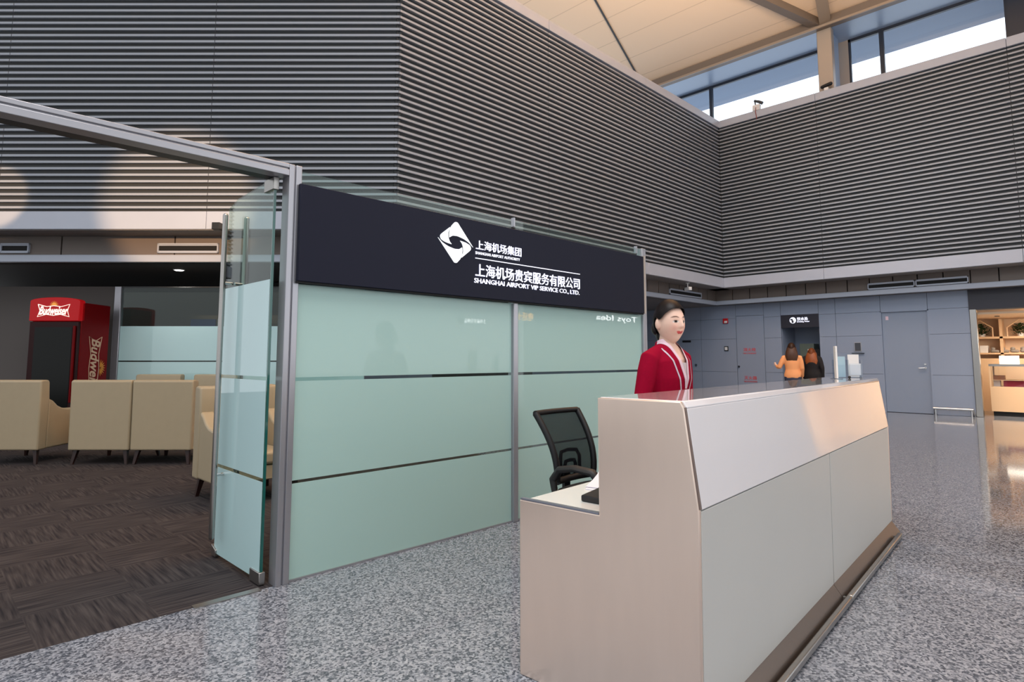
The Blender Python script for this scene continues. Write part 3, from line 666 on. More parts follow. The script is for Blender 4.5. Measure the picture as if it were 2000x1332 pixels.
# lettering down the side, reading downwards
text('Budweiser', 'lettering', 'logo_cream', (FW+0.0005, 0.30, 1.62), (0, 0, -1), (0, 1, 0), 0.98, 0.20, fr, bold=0.015, shear=0.3)
bw = MB(); bow(bw, lambda a, b: Vector((FW+0.004, 0.385+b, 1.13-a)), 0.53, 0.155, 0.006); bw.build('bow_outline', 'logo_cream', fr)
sn = MB(); sun(sn, lambda p, q, o_: Vector((FW+0.0005+o_, 0.53+q, 1.14-p)), r0=0.08, r1=0.14); sn.build('crown_mark', 'logo_gold', fr)

# ------------------------------------------------------------------ lounge rear partition, lamp, vents
lp = thing('lounge_partition', 'pale blue frosted glass partition with dark clear top behind the armchairs', 'partition', (0, 0, 0), -PI/4)
MB().box(-7.06, -6.94, LB-0.03, LB+0.06, 0, 2.575).build('post', 'alu', lp, bevel=0.006)
MB().box(-6.94, -2.6, LB, LB+0.012, 0.01, 2.56).build('glass_pane', 'glass', lp)
fm = MB()
for z0, z1 in ((0.02, 0.60), (0.62, 1.238), (1.262, 1.868)): fm.box(-6.935, -2.6, LB-0.006, LB-0.001, z0, z1)
fm.build('frosted_film', 'frost_door', lp)
MB().box(-6.94, -2.6, LB-0.01, LB+0.02, 2.555, 2.575).build('top_rail', 'alu_dark', lp)
bs = tag(lbox(MB(), -6.18, -5.70, 11.6, 11.64, 1.70, 2.05).build('wall_sign', 'blue_sign'), 'small blue sign seen through the glass above the frosted partition', 'sign')
lpole = tag(lbox(MB(), -5.66, -5.62, 11.6, 11.64, 0.0, 2.06).build('sign_pole', 'alu'), 'thin grey pole beside the small blue sign', 'pole')
dw = thing('downlight', 'round white downlight lit in the dark lounge ceiling', 'ceiling light', lounge(-5.84, 10.5, Z0))
MB().lathe([(0.0, -0.002), (0.075, -0.006), (0.085, -0.012), (0.095, -0.010), (0.095, 0.0), (0.0, 0.0)]).build('rim', 'white_paint', dw, smooth=True)
MB().lathe([(0.0, -0.022), (0.065, -0.018), (0.07, -0.012), (0.0, -0.006)]).build('lens', 'lamp_white', dw, smooth=True)
lo = light('downlight_lamp', 'SPOT', (0, 0, -0.05), 30, (1, 0.93, 0.84), spot_size=2.0, spot_blend=0.6, shadow_soft_size=0.06); lo.parent = dw

def vent(label, loc, rz, w, h=0.16, group=None):
    """faces local -y"""
    v = thing('air_vent', label, 'air vent', loc, rz, group)
    f_ = MB().box(-w/2, w/2, -0.02, 0.02, h/2-0.02, h/2).box(-w/2, w/2, -0.02, 0.02, -h/2, -h/2+0.02).box(-w/2, -w/2+0.02, -0.02, 0.02, -h/2, h/2).box(w/2-0.02, w/2, -0.02, 0.02, -h/2, h/2)
    f_.build('frame', 'band_metal', v)
    MB().box(-w/2+0.01, w/2-0.01, 0.0, 0.018, -h/2+0.01, h/2-0.01).build('opening', 'dark_gap', v)
    s = MB()
    for z in (-0.05, 0.0, 0.05): s.box(-w/2+0.015, w/2-0.015, -0.014, -0.002, z-0.011, z+0.008) if z != 0.0 else None
    s.build('slat', 'band_metal', v)
    return v
lv = math.sqrt(2)*0  # vents sit on the fascia, 0.5 m behind the louvres
def on_w1(u): return Vector((KX, VB, 0))+Vector((-1, 1, 0)).normalized()*u+Vector((1, 1, 0)).normalized()*0.482
def w1_u(X): return (KX-VB)/R2 - X   # wall parameter of lounge coordinate X
vent('long pale air vent above the lounge lit by warm evening sun', on_w1(w1_u(-5.225))+Vector((0, 0, 3.07)), AZ, 0.98)
vent('short air vent above the lounge at the picture edge', on_w1(w1_u(-8.02))+Vector((0, 0, 3.07)), AZ, 0.46)
vent('slotted air vent over the grey door', (UR+0.482, 2.755, 3.055), -PI/2, 1.0)
vent('slotted air vent over the wall between niche and grey door', (UR+0.482, 3.765, 3.055), -PI/2, 0.98)
vent('slotted air vent above the receptionist, behind the hanging camera', (14.9, VB+0.482, 3.055), 0, 1.7)

# ------------------------------------------------------------------ cameras, speaker, wall fittings
def cctv(label, loc, rz, hang, arm=0.12):
    c = thing('security_camera', label, 'security camera', loc, rz)
    s = -1 if hang else 1
    MB().cyl((0, 0, 0), (0, 0, s*0.015), 0.05).cyl((0, 0, 0), (0, 0, s*arm), 0.014).build('mount', 'white_paint', c, smooth=True)
    MB().box(-0.045, 0.045, -0.10, 0.13, s*arm-0.045, s*arm+0.045).build('housing', 'white_paint', c, bevel=0.01)
    MB().cyl((0, -0.10, s*arm), (0, -0.16, s*arm), 0.036, 16).build('lens', 'black_plastic', c, smooth=True)
    return c
cctv('white security camera hanging under the soffit above the receptionist', (14.35, 7.85, Z1-0.012), math.radians(150), True, 0.16)
c2 = thing('security_camera', 'dark swivel camera on a white box with red cable on the louvred wall cap', 'security camera', (UR+0.02, 6.62, ZT), 0)
MB().box(-0.06, 0.06, -0.10, 0.10, 0, 0.16).build('junction_box', 'white_paint', c2, bevel=0.01)
MB().cyl((0, 0.03, 0.16), (0, 0.05, 0.30), 0.018).tube([(0, 0.06, 0.30), (0, -0.06, 0.24), (0, -0.16, 0.17)], [0.03, 0.04, 0.045], 10).build('swivel_head', 'alu_dark', c2, smooth=True)
MB().tube([(-0.06, 0.0, 0.08), (-0.075, 0.01, -0.05), (-0.055, 0.0, -0.14), (-0.065, -0.01, -0.26)], 0.009, 6).build('cable', 'cable_red', c2)
c3 = thing('security_camera', 'small dark camera at the foot of the column between the high windows', 'security camera', (16.30, 4.86, ZT), 0)
MB().box(-0.05, 0.05, -0.05, 0.05, 0, 0.12).build('mount', 'white_paint', c3, bevel=0.01)
MB().capsule([(0, 0.10, 0.17), (0, -0.10, 0.20)], [0.045, 0.05], 10).build('housing', 'black_plastic', c3, smooth=True)
sp = tag(MB().box(-0.06, 0.06, -0.10, 0.0, -0.055, 0.055).build('wall_speaker', 'black_plastic', bevel=0.006), 'small black box speaker fixed under the pale band beside the door handle', 'speaker')
sp.location = Vector((KX, VB, 3.31))+Vector((-1, 1, 0)).normalized()*w1_u(-4.51)+Vector((-1, -1, 0)).normalized()*0.006; sp.rotation_euler = (0, 0, AZ)

fa = thing('fire_alarm', 'small red fire alarm on the grey metal wall', 'fire alarm', (XR, 8.10, 2.395), 0)
MB().box(-0.05, 0, -0.075, 0.075, -0.075, 0.075).build('housing', 'red_plastic', fa, bevel=0.008)
MB().box(-0.056, -0.05, -0.06, 0.03, -0.06, 0.0).build('label_plate', 'white_paint', fa)
sw = thing('call_point', 'small white switch plate on the grey wall below the fire alarm', 'switch', (XR, 8.11, 1.585), 0)
MB().box(-0.02, 0, -0.06, 0.06, -0.07, 0.07).build('plate', 'black_plastic', sw, bevel=0.004); MB().box(-0.026, -0.02, -0.04, 0.04, -0.045, 0.045).build('button', 'white_paint', sw)
tag(MB().box(XR-0.02, XR, 9.24, 9.52, 1.79, 1.85).build('name_plate', 'black_plastic', bevel=0.003), 'dark narrow plate on the grey wall beside the receptionist face', 'plate')
lk = tag(MB().cyl((XR, 9.08, 1.10), (XR-0.03, 9.08, 1.10), 0.035).build('door_lock', 'chrome', smooth=True), 'round chrome lock on the grey wall beside the receptionist shoulder', 'lock')
hc = thing('hydrant_cabinet', 'flush grey cabinet door with red Chinese lettering on the grey wall', 'cabinet')
MB().box(XR-0.003, XR+0.06, 6.998, 7.792, 0.02, 2.514).build('door_panel', 'wall_panel', hc, bevel=0.002)
for z, s1, s2 in ((1.50, '消火栓', 'FIRE HYDRANT'), (0.70, '灭火器', 'FIRE EXTINGUISHER')):
    text(s1, 'lettering', 'red_letter', (XR-0.0035, 7.60, z), (0, -1, 0), UZ, 0.36, 0.10, hc, bold=0.01)
    text(s2, 'lettering', 'red_letter', (XR-0.0035, 7.61, z-0.075), (0, -1, 0), UZ, 0.38, 0.04, hc, bold=0.01)
MB().cyl((XR-0.003, 7.74, 1.065), (XR-0.03, 7.74, 1.065), 0.03).build('knob', 'chrome', hc, smooth=True)
ns = thing('niche_sign', 'black backlit sign with white pictogram over the drinking water niche', 'sign', (XR, 6.03, 2.13), 0)
MB().box(0.0, 0.06, -0.488, 0.488, 0.0, 0.35).build('panel', 'shop_header', ns)
def on(y, z): return (-0.0005, y, z)
MB().rings([[Vector((-0.004 if k else 0.0, 0.17+0.085*math.cos(t), 0.20+0.085*math.sin(t))) for t in [2*PI*i/20 for i in range(20)]] for k in (0, 1)]).build('pictogram', 'letter_white', ns)
MB().box(-0.007, -0.004, 0.15, 0.20, 0.13, 0.20).box(-0.007, -0.004, 0.17, 0.235, 0.20, 0.24).build('pictogram_tap', 'shop_header', ns)
text('饮水处', 'lettering', 'letter_white', on(0.06, 0.19), (0, -1, 0), UZ, 0.28, 0.085, ns, bold=0.03)
text('Drinking Water', 'lettering', 'letter_white', on(0.06, 0.13), (0, -1, 0), UZ, 0.32, 0.045, ns, bold=0.02)
wd = thing('water_dispenser', 'steel and black water dispenser inside the wall niche', 'water dispenser', (17.55, 5.86, 0), 0)
MB().box(-0.22, 0.22, -0.27, 0.32, 0, 0.95).build('cabinet', 'black_plastic', wd, bevel=0.01)
MB().box(-0.20, 0.22, -0.05, 0.32, 0.95, 1.70).build('upper_body', 'display_green', wd, bevel=0.01)
MB().box(-0.23, -0.19, 0.0, 0.10, 0.95, 1.55).build('front_trim', 'white_card', wd)
MB().box(-0.20, 0.22, -0.27, -0.05, 0.95, 1.55).build('tap_block', 'black_plastic', wd, bevel=0.01)
kp = thing('notice_frame', 'small dark framed notice on the grey wall beside the door', 'notice', (XR, 4.64, 1.58), 0)
MB().box(-0.015, 0, -0.08, 0.08, -0.11, 0.13).build('frame', 'alu', kp); MB().box(-0.018, -0.014, -0.065, 0.065, -0.09, 0.11).build('card', 'wall_joint', kp)
tag(MB().box(XR-0.05, XR, 4.50, 4.78, 1.425, 1.44).build('small_shelf', 'alu_dark'), 'thin dark ledge fixed under the framed notice', 'shelf')
gr = thing('guard_rail', 'low chrome guard rail along the foot of the grey wall', 'guard rail')
MB().tube([(XR-0.02, 3.09, 0.02), (XR-0.16, 3.09, 0.16), (XR-0.16, 2.36, 0.16), (XR-0.02, 2.36, 0.02)], 0.034, 10, ref=(0, 0, 1)).build('rail', 'chrome', gr, smooth=True)
for y in (3.06, 2.39): MB().cyl((XR-0.16, y, 0), (XR-0.16, y, 0.16), 0.018).build('post', 'chrome', gr, smooth=True)

# ------------------------------------------------------------------ shop at the right
struct(MB().box(XR-0.02, XR+0.4, -1.7, 2.335, 2.40, Z0).build('trim_5', 'shop_header'))
tag(MB().box(XR-0.02, XR+0.12, 2.20, 2.33, 0, 2.42).build('shop_post', 'steel', bevel=0.01), 'polished steel post at the shop entrance', 'post')
sw_ = struct(MB().box(19.55, 19.65, -1.7, 3.5, 0, 2.9).build('wall_shop', 'shop_wall')); struct(MB().box(XR+0.12, 19.6, 3.3, 3.4, 0, 2.9).build('wall_shop_side', 'shop_wall')); struct(MB().box(XR+0.02, 19.6, -1.8, -1.7, 0, 2.9).build('wall_shop_end', 'shop_wall'))
struct(MB().box(XR+0.15, 19.6, -1.7, 3.3, 2.29, 2.34).build('ceiling_shop', 'shop_wall'))
light('shop_lamp', 'AREA', (18.2, 0.6, 2.26), 210, (1.0, 0.86, 0.68), target=(18.6, 0.6, 0), shape='RECTANGLE', size=1.2, size_y=4)
su = thing('shelf_unit', 'warm wood shelf unit at the back of the shop with arched plant bays', 'shelf')
fb = MB().box(19.10, 19.50, 1.2, 2.75, 1.79, 1.84).box(19.10, 19.50, 1.2, 2.75, 1.40, 1.44).box(19.05, 19.50, 1.2, 2.75, 0.0, 1.30)
fb.build('board', 'shop_wood', su); 
for v in (2.75, 2.02, 1.18): MB().box(19.10, 19.52, v-0.03, v+0.03, 1.3, 2.28).build('upright', 'shop_wood', su)
def potted(label, y):
    p = thing('potted_plant', label, 'plant', (19.30, y, 1.84))
    MB().lathe([(0.0, 0), (0.06, 0), (0.075, 0.08), (0.0, 0.08)]).build('pot', 'white_card', p)
    rnd = random.Random(int(y*100)); mb = MB()
    for k in range(420):
        a, t = rnd.uniform(0, 2*PI), rnd.uniform(0.0, 1.0); w = 0.19*math.sqrt(max(0.0, 1-(t*1.1-0.25)**2))*math.sqrt(rnd.random())
        c = Vector((math.cos(a)*w*0.7, math.sin(a)*w, 0.05+0.27*t))
        d = Vector((math.cos(a), math.sin(a), rnd.uniform(-0.2, 0.9))).normalized()*0.045; q = d.cross(Vector((0, 0, 1))).normalized()*0.018
        mb.bm.faces.new([mb.bm.verts.new(v_) for v_ in (c-d*0.5, c+q, c+d, c-q)])
    mb.build('foliage', 'plant', p)
    return p
ar = MB()
for y in (2.42, 1.66): ar.tube([(19.12, y-0.24, 1.84), (19.12, y-0.24, 2.06), (19.12, y, 2.25), (19.12, y+0.24, 2.06), (19.12, y+0.24, 1.84)], 0.016, 6)
ar.build('arch_frame', 'shop_wood', su)
potted('dark green plant in the shop bay next to the steel post', 2.42); potted('dark green plant in the second shop bay from the steel post', 1.66)
for lab, y0, y1, z0, z1, mt_ in (('white box on the shop shelf below the first plant', 2.30, 2.62, 1.44, 1.62, 'white_card'),):
    tag(MB().box(19.12, 19.4, y0, y1, z0, z1).build('gift_box', mt_, bevel=0.004), lab, 'box')
for k in range(5):
    y = 2.16-0.19*k
    tag(MB().capsule([(19.15, y+0.05, 1.485), (19.15, y-0.05, 1.475)], [(0.05, 0.045), (0.05, 0.035)], 10).ball((19.16, y+0.04, 1.54), (0.05, 0.05, 0.04), 10, 6).build('grey_ornament', 'grey_shoe', smooth=True), 'small grey rounded ornament in the row on the shop shelf', 'ornament', 'grey ornaments in a row on the shop shelf')
for i, (v0, v1, who) in enumerate(((1.42, 2.13, 'first'), (0.62, 1.36, 'second'))):
    sc_ = thing('showcase', ('%s glass topped wooden showcase inside the shop, ' % who)+('next to the steel post' if i == 0 else 'at the picture edge'), 'showcase')
    MB().box(17.62, 18.25, v0, v1, 0.10, 0.66).build('cabinet', 'shop_wood', sc_, bevel=0.004)
    MB().box(17.66, 18.22, v0+0.03, v1-0.03, 0.0, 0.10).build('plinth', 'dark_gap', sc_)
    for a in (v0, v1-0.03):
        MB().box(17.62, 17.65, a, a+0.03, 0.66, 1.12).box(18.22, 18.25, a, a+0.03, 0.66, 1.12).build('corner_post', 'shop_wood', sc_)
    MB().box(17.62, 18.25, v0, v1, 1.12, 1.17).build('top_frame', 'steel', sc_)
    MB().box(17.63, 17.636, v0+0.03, v1-0.03, 0.66, 1.12).build('glass_front', 'acrylic', sc_)
    MB().box(17.66, 18.22, v0+0.03, v1-0.03, 0.80, 0.81).build('shelf_board', 'shop_wood', sc_)
for lab, c, r, mt_, nm in (('deep red box in the glass showcase of the shop', (17.90, 1.72, 0.66), (0.12, 0.18, 0.13), 'rose', 'gift_box'), ('white packet beside the deep red box in the showcase', (17.90, 2.02, 0.66), (0.10, 0.06, 0.13), 'white_card', 'gift_box'),
                          ('orange brown carton on the upper showcase shelf', (17.92, 1.98, 0.81), (0.10, 0.10, 0.10), 'brown_box', 'carton'), ('bright yellow box in the second showcase at the picture edge', (17.9, 1.14, 0.66), (0.10, 0.10, 0.24), 'yellow', 'gift_box')):
    tag(MB().box(c[0]-r[0], c[0]+r[0], c[1]-r[1], c[1]+r[1], c[2], c[2]+r[2]).build(nm, mt_, bevel=0.004), lab, 'box')
for lab, y0, y1, mt_ in (('glowing white light box behind the first showcase', 1.62, 1.98, 'shop_lit'), ('small dark picture stand on the joint of the showcases', 1.35, 1.42, 'brown_box'), ('yellow glowing card at the picture edge in the shop', 0.95, 1.18, 'yellow')):
    tag(MB().box(18.10, 18.14, y0, y1, 1.17, 1.36).build('light_box', mt_, bevel=0.003), lab, 'display')
for i, y in enumerate((1.95, 1.3)):
    q = tag(MB().lathe([(0, 0), (0.05, 0), (0.05, 0.012), (0, 0.012)], (18.0, y, 2.276)).build('spot_light', 'alu_dark'), ('round ceiling spot in the shop nearest the steel post', 'round ceiling spot in the shop at the picture edge')[i], 'ceiling light')

struct(MB().box(26.0, 26.2, -18, 2, 0, 12).build('wall_sky_block', 'white_paint'))  # unseen wall added to block bright sky and lighten the desk's reflections
# shop signs across the hall that mirror in the frosted glass
ss = thing('shop_sign', 'white lit shop sign across the hall, mirrored in the frosted glass', 'sign', (21.45, -8.0, 2.70))
MB().box(-1.6, 1.6, -0.12, -0.05, 0.23, 0.29).build('rail', 'store_board', ss)
text('Toys Idea', 'lettering', 'store_letter', (1.5, -0.045, 0.12), (-1, 0, 0), UZ, 3.0, 0.30, ss, bold=0.01)
so = thing('shop_sign', 'orange lit shop sign across the hall, mirrored beside the mullion', 'sign', (15.7, -8.0, 2.5))
MB().box(-0.5, 0.5, -0.12, -0.05, 0.28, 0.34).build('rail', 'store_board', so)
text('电话卡', 'lettering', 'orange_letter', (0.45, -0.045, 0.16), (-1, 0, 0), UZ, 0.85, 0.30, so, bold=0.01)
sq = thing('shop_sign', 'small white lit shop sign with red seal across the hall', 'sign', (13.2, -8.0, 2.3))
MB().box(-0.65, 0.65, -0.12, -0.05, 0.21, 0.26).build('rail', 'store_board', sq)
text('上海老字号食品', 'lettering', 'store_letter', (0.62, -0.045, 0.17), (-1, 0, 0), UZ, 0.95, 0.14, sq)
MB().box(-0.58, -0.40, -0.05, -0.04, 0.12, 0.32).build('seal', 'red_plastic', sq)

# ------------------------------------------------------------------ people
def voxel(mb, size, name, smooth=3):
    o = mb.build('tmp', None); r = o.modifiers.new('r', 'REMESH'); r.mode = 'VOXEL'; r.voxel_size = size
    me = new_mesh_from(o); bpy.data.objects.remove(o)
    bm = bmesh.new(); bm.from_mesh(me)
    for _ in range(smooth): bmesh.ops.smooth_vert(bm, verts=bm.verts, factor=0.5, use_axis_x=True, use_axis_y=True, use_axis_z=True)
    bm.to_mesh(me); bm.free(); me.name = name
    for p in me.polygons: p.use_smooth = True
    return me
def gs(a, s): return math.exp(-(a/s)**2)
HW, HD, HH = 0.079, 0.098, 0.128
def head_pt(d, grow=0.0):
    x, y, z = d
    w, dd, h = HW+grow, HD+grow, HH+grow
    px, py, pz = w*x, dd*y, h*z
    if z < 0:
        px *= 1-0.26*(-z)**1.8
        if y > 0: py *= 1-0.42*min(1, max(0, (-z-0.1)/0.8))
        else: py *= 1-0.04*(-z)
    else: py *= 1.0
    if y < 0 and grow == 0.0:
        f = min(1, -y*1.6)
        nose = gs(x, 0.14)*(0.004+0.023*max(0, min(1, (0.16-z)/0.34)))*(1 if z > -0.2 else gs(z+0.2, 0.07))*(1 if z < 0.16 else gs(z-0.16, 0.15))
        py -= nose*f
        for s in (-1, 1):
            py += 0.0065*gs(x-s*0.40, 0.17)*gs(z-0.03, 0.11)*f; py -= 0.0035*gs(x-s*0.52, 0.22)*gs(z+0.24, 0.2)*f
            py -= 0.0035*gs(x-s*0.19, 0.08)*gs(z+0.2, 0.06)*f
        py -= 0.0065*gs(x, 0.24)*gs(z+0.43, 0.085)*f; py += 0.003*gs(x, 0.25)*gs(z+0.432, 0.02)*f
        py -= 0.006*gs(x, 0.26)*gs(z+0.82, 0.16)*f; py += 0.003*gs(x, 0.4)*gs(z+0.6, 0.08)*f
        py -= 0.002*gs(x, 0.5)*gs(z-0.24, 0.08)*f
    return Vector((px, py, pz))
def sphere_dirs(n, m):
    for i in range(m+1):
        t = PI*(0.012+0.976*i/m); yield [(math.sin(t)*math.cos(2*PI*k/n), math.sin(t)*math.sin(2*PI*k/n), -math.cos(t)) for k in range(n)]
def hand(mb, wrist, down, side, fwd, k=1.0):
    """palm, four fingers, thumb; down = direction of the fingers, fwd = thumb side, side = back of the hand"""
    w = Vector(wrist); d, s, f = (Vector(q).normalized() for q in (down, side, fwd))
    mb.capsule([w, w+d*0.035*k, w+d*0.085*k], [(0.018*k, 0.024*k), (0.016*k, 0.038*k), (0.013*k, 0.038*k)], 12, ref=s)
    for off, ln in ((-0.030, 0.058), (-0.010, 0.068), (0.010, 0.074), (0.030, 0.066)):
        a = w+d*0.082*k+f*off*k
        mb.capsule([a, a+(d*0.9-s*0.25)*ln*0.5*k, a+(d*0.75-s*0.65)*ln*k], [0.0088*k, 0.0082*k, 0.0072*k], 8, ref=s)
    a = w+d*0.025*k+f*0.026*k
    mb.capsule([a, a+(d*0.6+f*0.75-s*0.2)*0.035*k, a+(d*0.9+f*0.45-s*0.35)*0.062*k], [0.012*k, 0.0105*k, 0.009*k], 8, ref=s)
def person(label, loc, rz, opts):
    """faces local -y"""
    P = thing('person', label, 'person', loc, rz)
    vx = opts.get('voxel', 0.008); hc_ = Vector(opts.get('head', (0, -0.02, 1.520))); tilt = opts.get('turn', 0.0)
    HR = Matrix.Rotation(tilt, 3, 'Z') @ Matrix.Rotation(opts.get('nod', 0.0), 3, 'X')
    arms = opts['arms']
    b = MB()
    b.rings([[hc_+HR @ head_pt(d) for d in r] for r in sphere_dirs(72, 60)])
    for s in (-1, 1):
        b.ball(hc_+HR @ Vector((s*(HW+0.004), 0.016, -0.006)), (0.012, 0.019, 0.033), 12, 10)
    b.capsule([(0, 0.012, 1.30), (0, 0.008, 1.38), hc_+HR @ Vector((0, 0.014, -0.055))], [(0.055, 0.052), (0.050, 0.050), (0.048, 0.050)], 20)
    b.tube([(0, 0, 0.80), (0, 0, 0.90), (0, 0, 1.03), (0, -0.005, 1.18), (0, 0, 1.29), (0, 0.005, 1.345), (0, 0.01, 1.385)], [(0.15, 0.10), (0.165, 0.11), (0.125, 0.09), (0.145, 0.105), (0.16, 0.095), (0.13, 0.07), (0.06, 0.055)], 28)
    for s in (-1, 1):
        sh, el, wr = (Vector(q) for q in arms[0 if s < 0 else 1][:3])
        b.capsule([sh, (sh*2+el)/3, el, (el*2+wr)/3, wr], [0.046, 0.042, 0.036, 0.035, 0.024], 14, ref=(0, 1, 0))
        dn = (wr-el).normalized(); fw = Vector((0, -1, 0)) if abs(dn.z) > 0.6 else Vector((0, 0, 1)); sd = dn.cross(fw).normalized()*s
        hand(b, wr, dn, sd if sd.x*s > 0 else -sd, fw)
        b.capsule([(s*0.085, 0, 0.82), (s*0.088, -0.005, 0.62), (s*0.085, -0.005, 0.46), (s*0.083, 0.02, 0.32), (s*0.08, 0.02, 0.09)], [0.082, 0.068, 0.050, 0.052, 0.034], 14)
        b.capsule([(s*0.08, 0.04, 0.05), (s*0.085, -0.04, 0.045), (s*0.09, -0.15, 0.03)], [(0.034, 0.045), (0.036, 0.036), (0.03, 0.024)], 12)
    me = voxel(b, opts.get('body_voxel', vx), 'body')
    inv = HR.transposed(); base = M['skin'].node_tree.nodes['Principled BSDF'].inputs['Base Color'].default_value
    ca = me.color_attributes.new('tone', 'FLOAT_COLOR', 'POINT'); tones = {n: rgb(*c) for n, c in dict(lips=(206, 84, 84), white=(226, 218, 212), iris=(34, 20, 16), brow=(104, 74, 60), blush=(230, 164, 146)).items()}
    buf = []
    for v in me.vertices:
        col = Vector(SKIN[:3]); c = inv @ (v.co-hc_)
        if (v.co-hc_).length < 0.17 and c.y < -0.03:
            sx_, x, z = c.x/HW, abs(c.x)/HW, c.z/HH
            def over(col, d, t, soft): return col.lerp(Vector(tones[t][:3]), max(0.0, min(1.0, (1-d)/soft+0.5)))
            col = col.lerp(Vector(tones['blush'][:3]), 0.6*gs(x-0.5, 0.25)*gs(z+0.22, 0.2))
            col = over(col, (sx_/0.29)**2+((z+0.47-0.05*(sx_/0.29)**2)/(0.078-0.03*gs(sx_, 0.05)))**2, 'lips', 0.5)
            lid = 0.02*(1-((x-0.4)/0.2)**2)
            e = ((x-0.40)/0.21)**2+((z-0.03-lid)/0.056)**2
            col = over(col, e, 'white', 0.5)
            if e < 1.15: col = over(col, max(((x-0.39)/0.095)**2, e*0.9), 'iris', 0.5); col = over(col, 1.6-(z-0.03-lid)/0.056*1.1, 'iris', 0.5)
            col = over(col, ((x-0.42)/0.26)**2+((z-0.235-0.04*(1-((x-0.42)/0.26)**2))/0.034)**2, 'brow', 0.9)
        buf.extend((col.x, col.y, col.z, 1.0))
    ca.data.foreach_set('color', buf); me.materials.append(M['skin'])
    bo = link('body', me, None, P)
    # hair: a shell over the skull down to the hairline
    hb = bmesh.new(); rows_ = [[hb.verts.new(hc_+HR @ (head_pt(d, 0.013+0.008*max(0, d[2]))+Vector((0, 0.004, 0.002)))) for d in r] for r in sphere_dirs(96, 72)]
    dirs = list(sphere_dirs(96, 72))
    def hairy(d):
        x, y, z = d
        if opts['hair'] == 'bun': lim = 0.60-0.10*abs(x) if y < -0.72 else (0.60-(y+0.72)*0.86 if y < -0.10 else (0.066 if y < 0.0 else (0.26 if y < 0.36 else 0.2-(y-0.36)*2.8)))
        else: lim = 0.55 if y < -0.75 else (0.55-(y+0.75)*2.2 if y < -0.2 else -0.75)
        return z > lim
    for i in range(len(rows_)-1):
        for k in range(96):
            k2 = (k+1) % 96; d = dirs[i][k]; e = dirs[i+1][k2]
            if hairy(((d[0]+e[0])/2, (d[1]+e[1])/2, (d[2]+e[2])/2)): hb.faces.new((rows_[i][k], rows_[i][k2], rows_[i+1][k2], rows_[i+1][k]))
    for v in [v for v in hb.verts if not v.link_faces]: hb.verts.remove(v)
    hb.faces.ensure_lookup_table(); hm = bpy.data.meshes.new('hair')
    for _ in range(14):
        mv = {}
        for v in hb.verts:
            if v.is_boundary:
                nb_ = [e.other_vert(v).co for e in v.link_edges if e.is_boundary]
                if len(nb_) == 2: mv[v] = v.co*0.4+(nb_[0]+nb_[1])*0.3
        for v, c in mv.items(): v.co = c
    bmesh.ops.solidify(hb, geom=list(hb.faces), thickness=0.012)
    extra = MB(); extra.bm.free(); extra.bm = hb
    if opts['hair'] == 'bun':
        extra.ball(hc_+HR @ Vector((0, 0.118, -0.028)), (0.045, 0.036, 0.046), 20, 14); extra.ball(hc_+HR @ Vector((0, 0.075, -0.075)), (0.045, 0.034, 0.04), 16, 10)
    else:
        extra.tube([hc_+HR @ Vector(q) for q in ((0, 0.04, 0.02), (0, 0.075, -0.06), (0, 0.095, -0.16), (0, 0.10, -0.27))], [(0.10, 0.065), (0.125, 0.06), (0.14, 0.055), (0.11, 0.03)], 20)
        for s in (-1, 1): extra.capsule([hc_+HR @ Vector(q) for q in ((s*0.075, -0.01, 0.02), (s*0.088, 0.0, -0.08), (s*0.08, 0.01, -0.20))], [(0.03, 0.05), (0.036, 0.055), (0.024, 0.04)], 12)
    extra.build('hair', opts['hair_mat'], P, smooth=True)
    # jacket, with neckline bands taken from its own surface
    j = MB()
    j.tube([(0, 0, 0.84), (0, 0, 0.92), (0, 0, 1.04), (0, -0.008, 1.18), (0, -0.002, 1.28), (0, 0.004, 1.335), (0, 0.010, 1.375), (0, 0.012, 1.392)], [(0.176, 0.118), (0.182, 0.122), (0.150, 0.106), (0.164, 0.124), (0.168, 0.112), (0.128, 0.086), (0.082, 0.072), (0.064, 0.062)], 36)
    if opts.get('collar'): j.tube([(0, 0.010, 1.36), (0, 0.014, 1.392), (0, 0.020, 1.412)], [(0.072, 0.070), (0.066, 0.066), (0.062, 0.060)], 24)
    for s in (-1, 1):
        sh, el, wr = (Vector(q) for q in arms[0 if s < 0 else 1][:3])
        j.capsule([Vector((s*0.085, 0.006, 1.335)), sh, (sh*2+el)/3, el, (el*2+wr)/3, wr+(el-wr)*0.06], [(0.046, 0.05), 0.060, 0.060, 0.051, 0.046, 0.040], 18, ref=(0, 1, 0))
    jm = voxel(j, vx, 'jacket', 4)
    if opts.get('vneck'):
        bm = bmesh.new(); bm.from_mesh(jm); bm.faces.ensure_lookup_table()
        parts = {'hole': [], 'jacket': [], 'blouse': [], 'scarf': [], 'lanyard': []}
        zv, sl_ = 1.12, 0.225
        for sg_ in (-1, 1):
            for k0, k1, zz in [(sl_, o_, zv) for o_ in (-0.034, -0.012, 0.009)]+[(0.26, 0.030-0.005, 1.07), (0.26, 0.030+0.005, 1.07)]:
                g_ = list(bm.verts)+list(bm.edges)+list(bm.faces)
                bmesh.ops.bisect_plane(bm, geom=g_, dist=1e-6, plane_co=(sg_*k1, 0, zz), plane_no=Vector((1, 0, -sg_*k0)).normalized())
        for zz in (1.366, 1.388, 1.275, zv):
            bmesh.ops.bisect_plane(bm, geom=list(bm.verts)+list(bm.edges)+list(bm.faces), dist=1e-6, plane_co=(0, 0, zz), plane_no=(0, 0, 1))
        bm.faces.ensure_lookup_table(); bm.verts.index_update(); bm.normal_update()
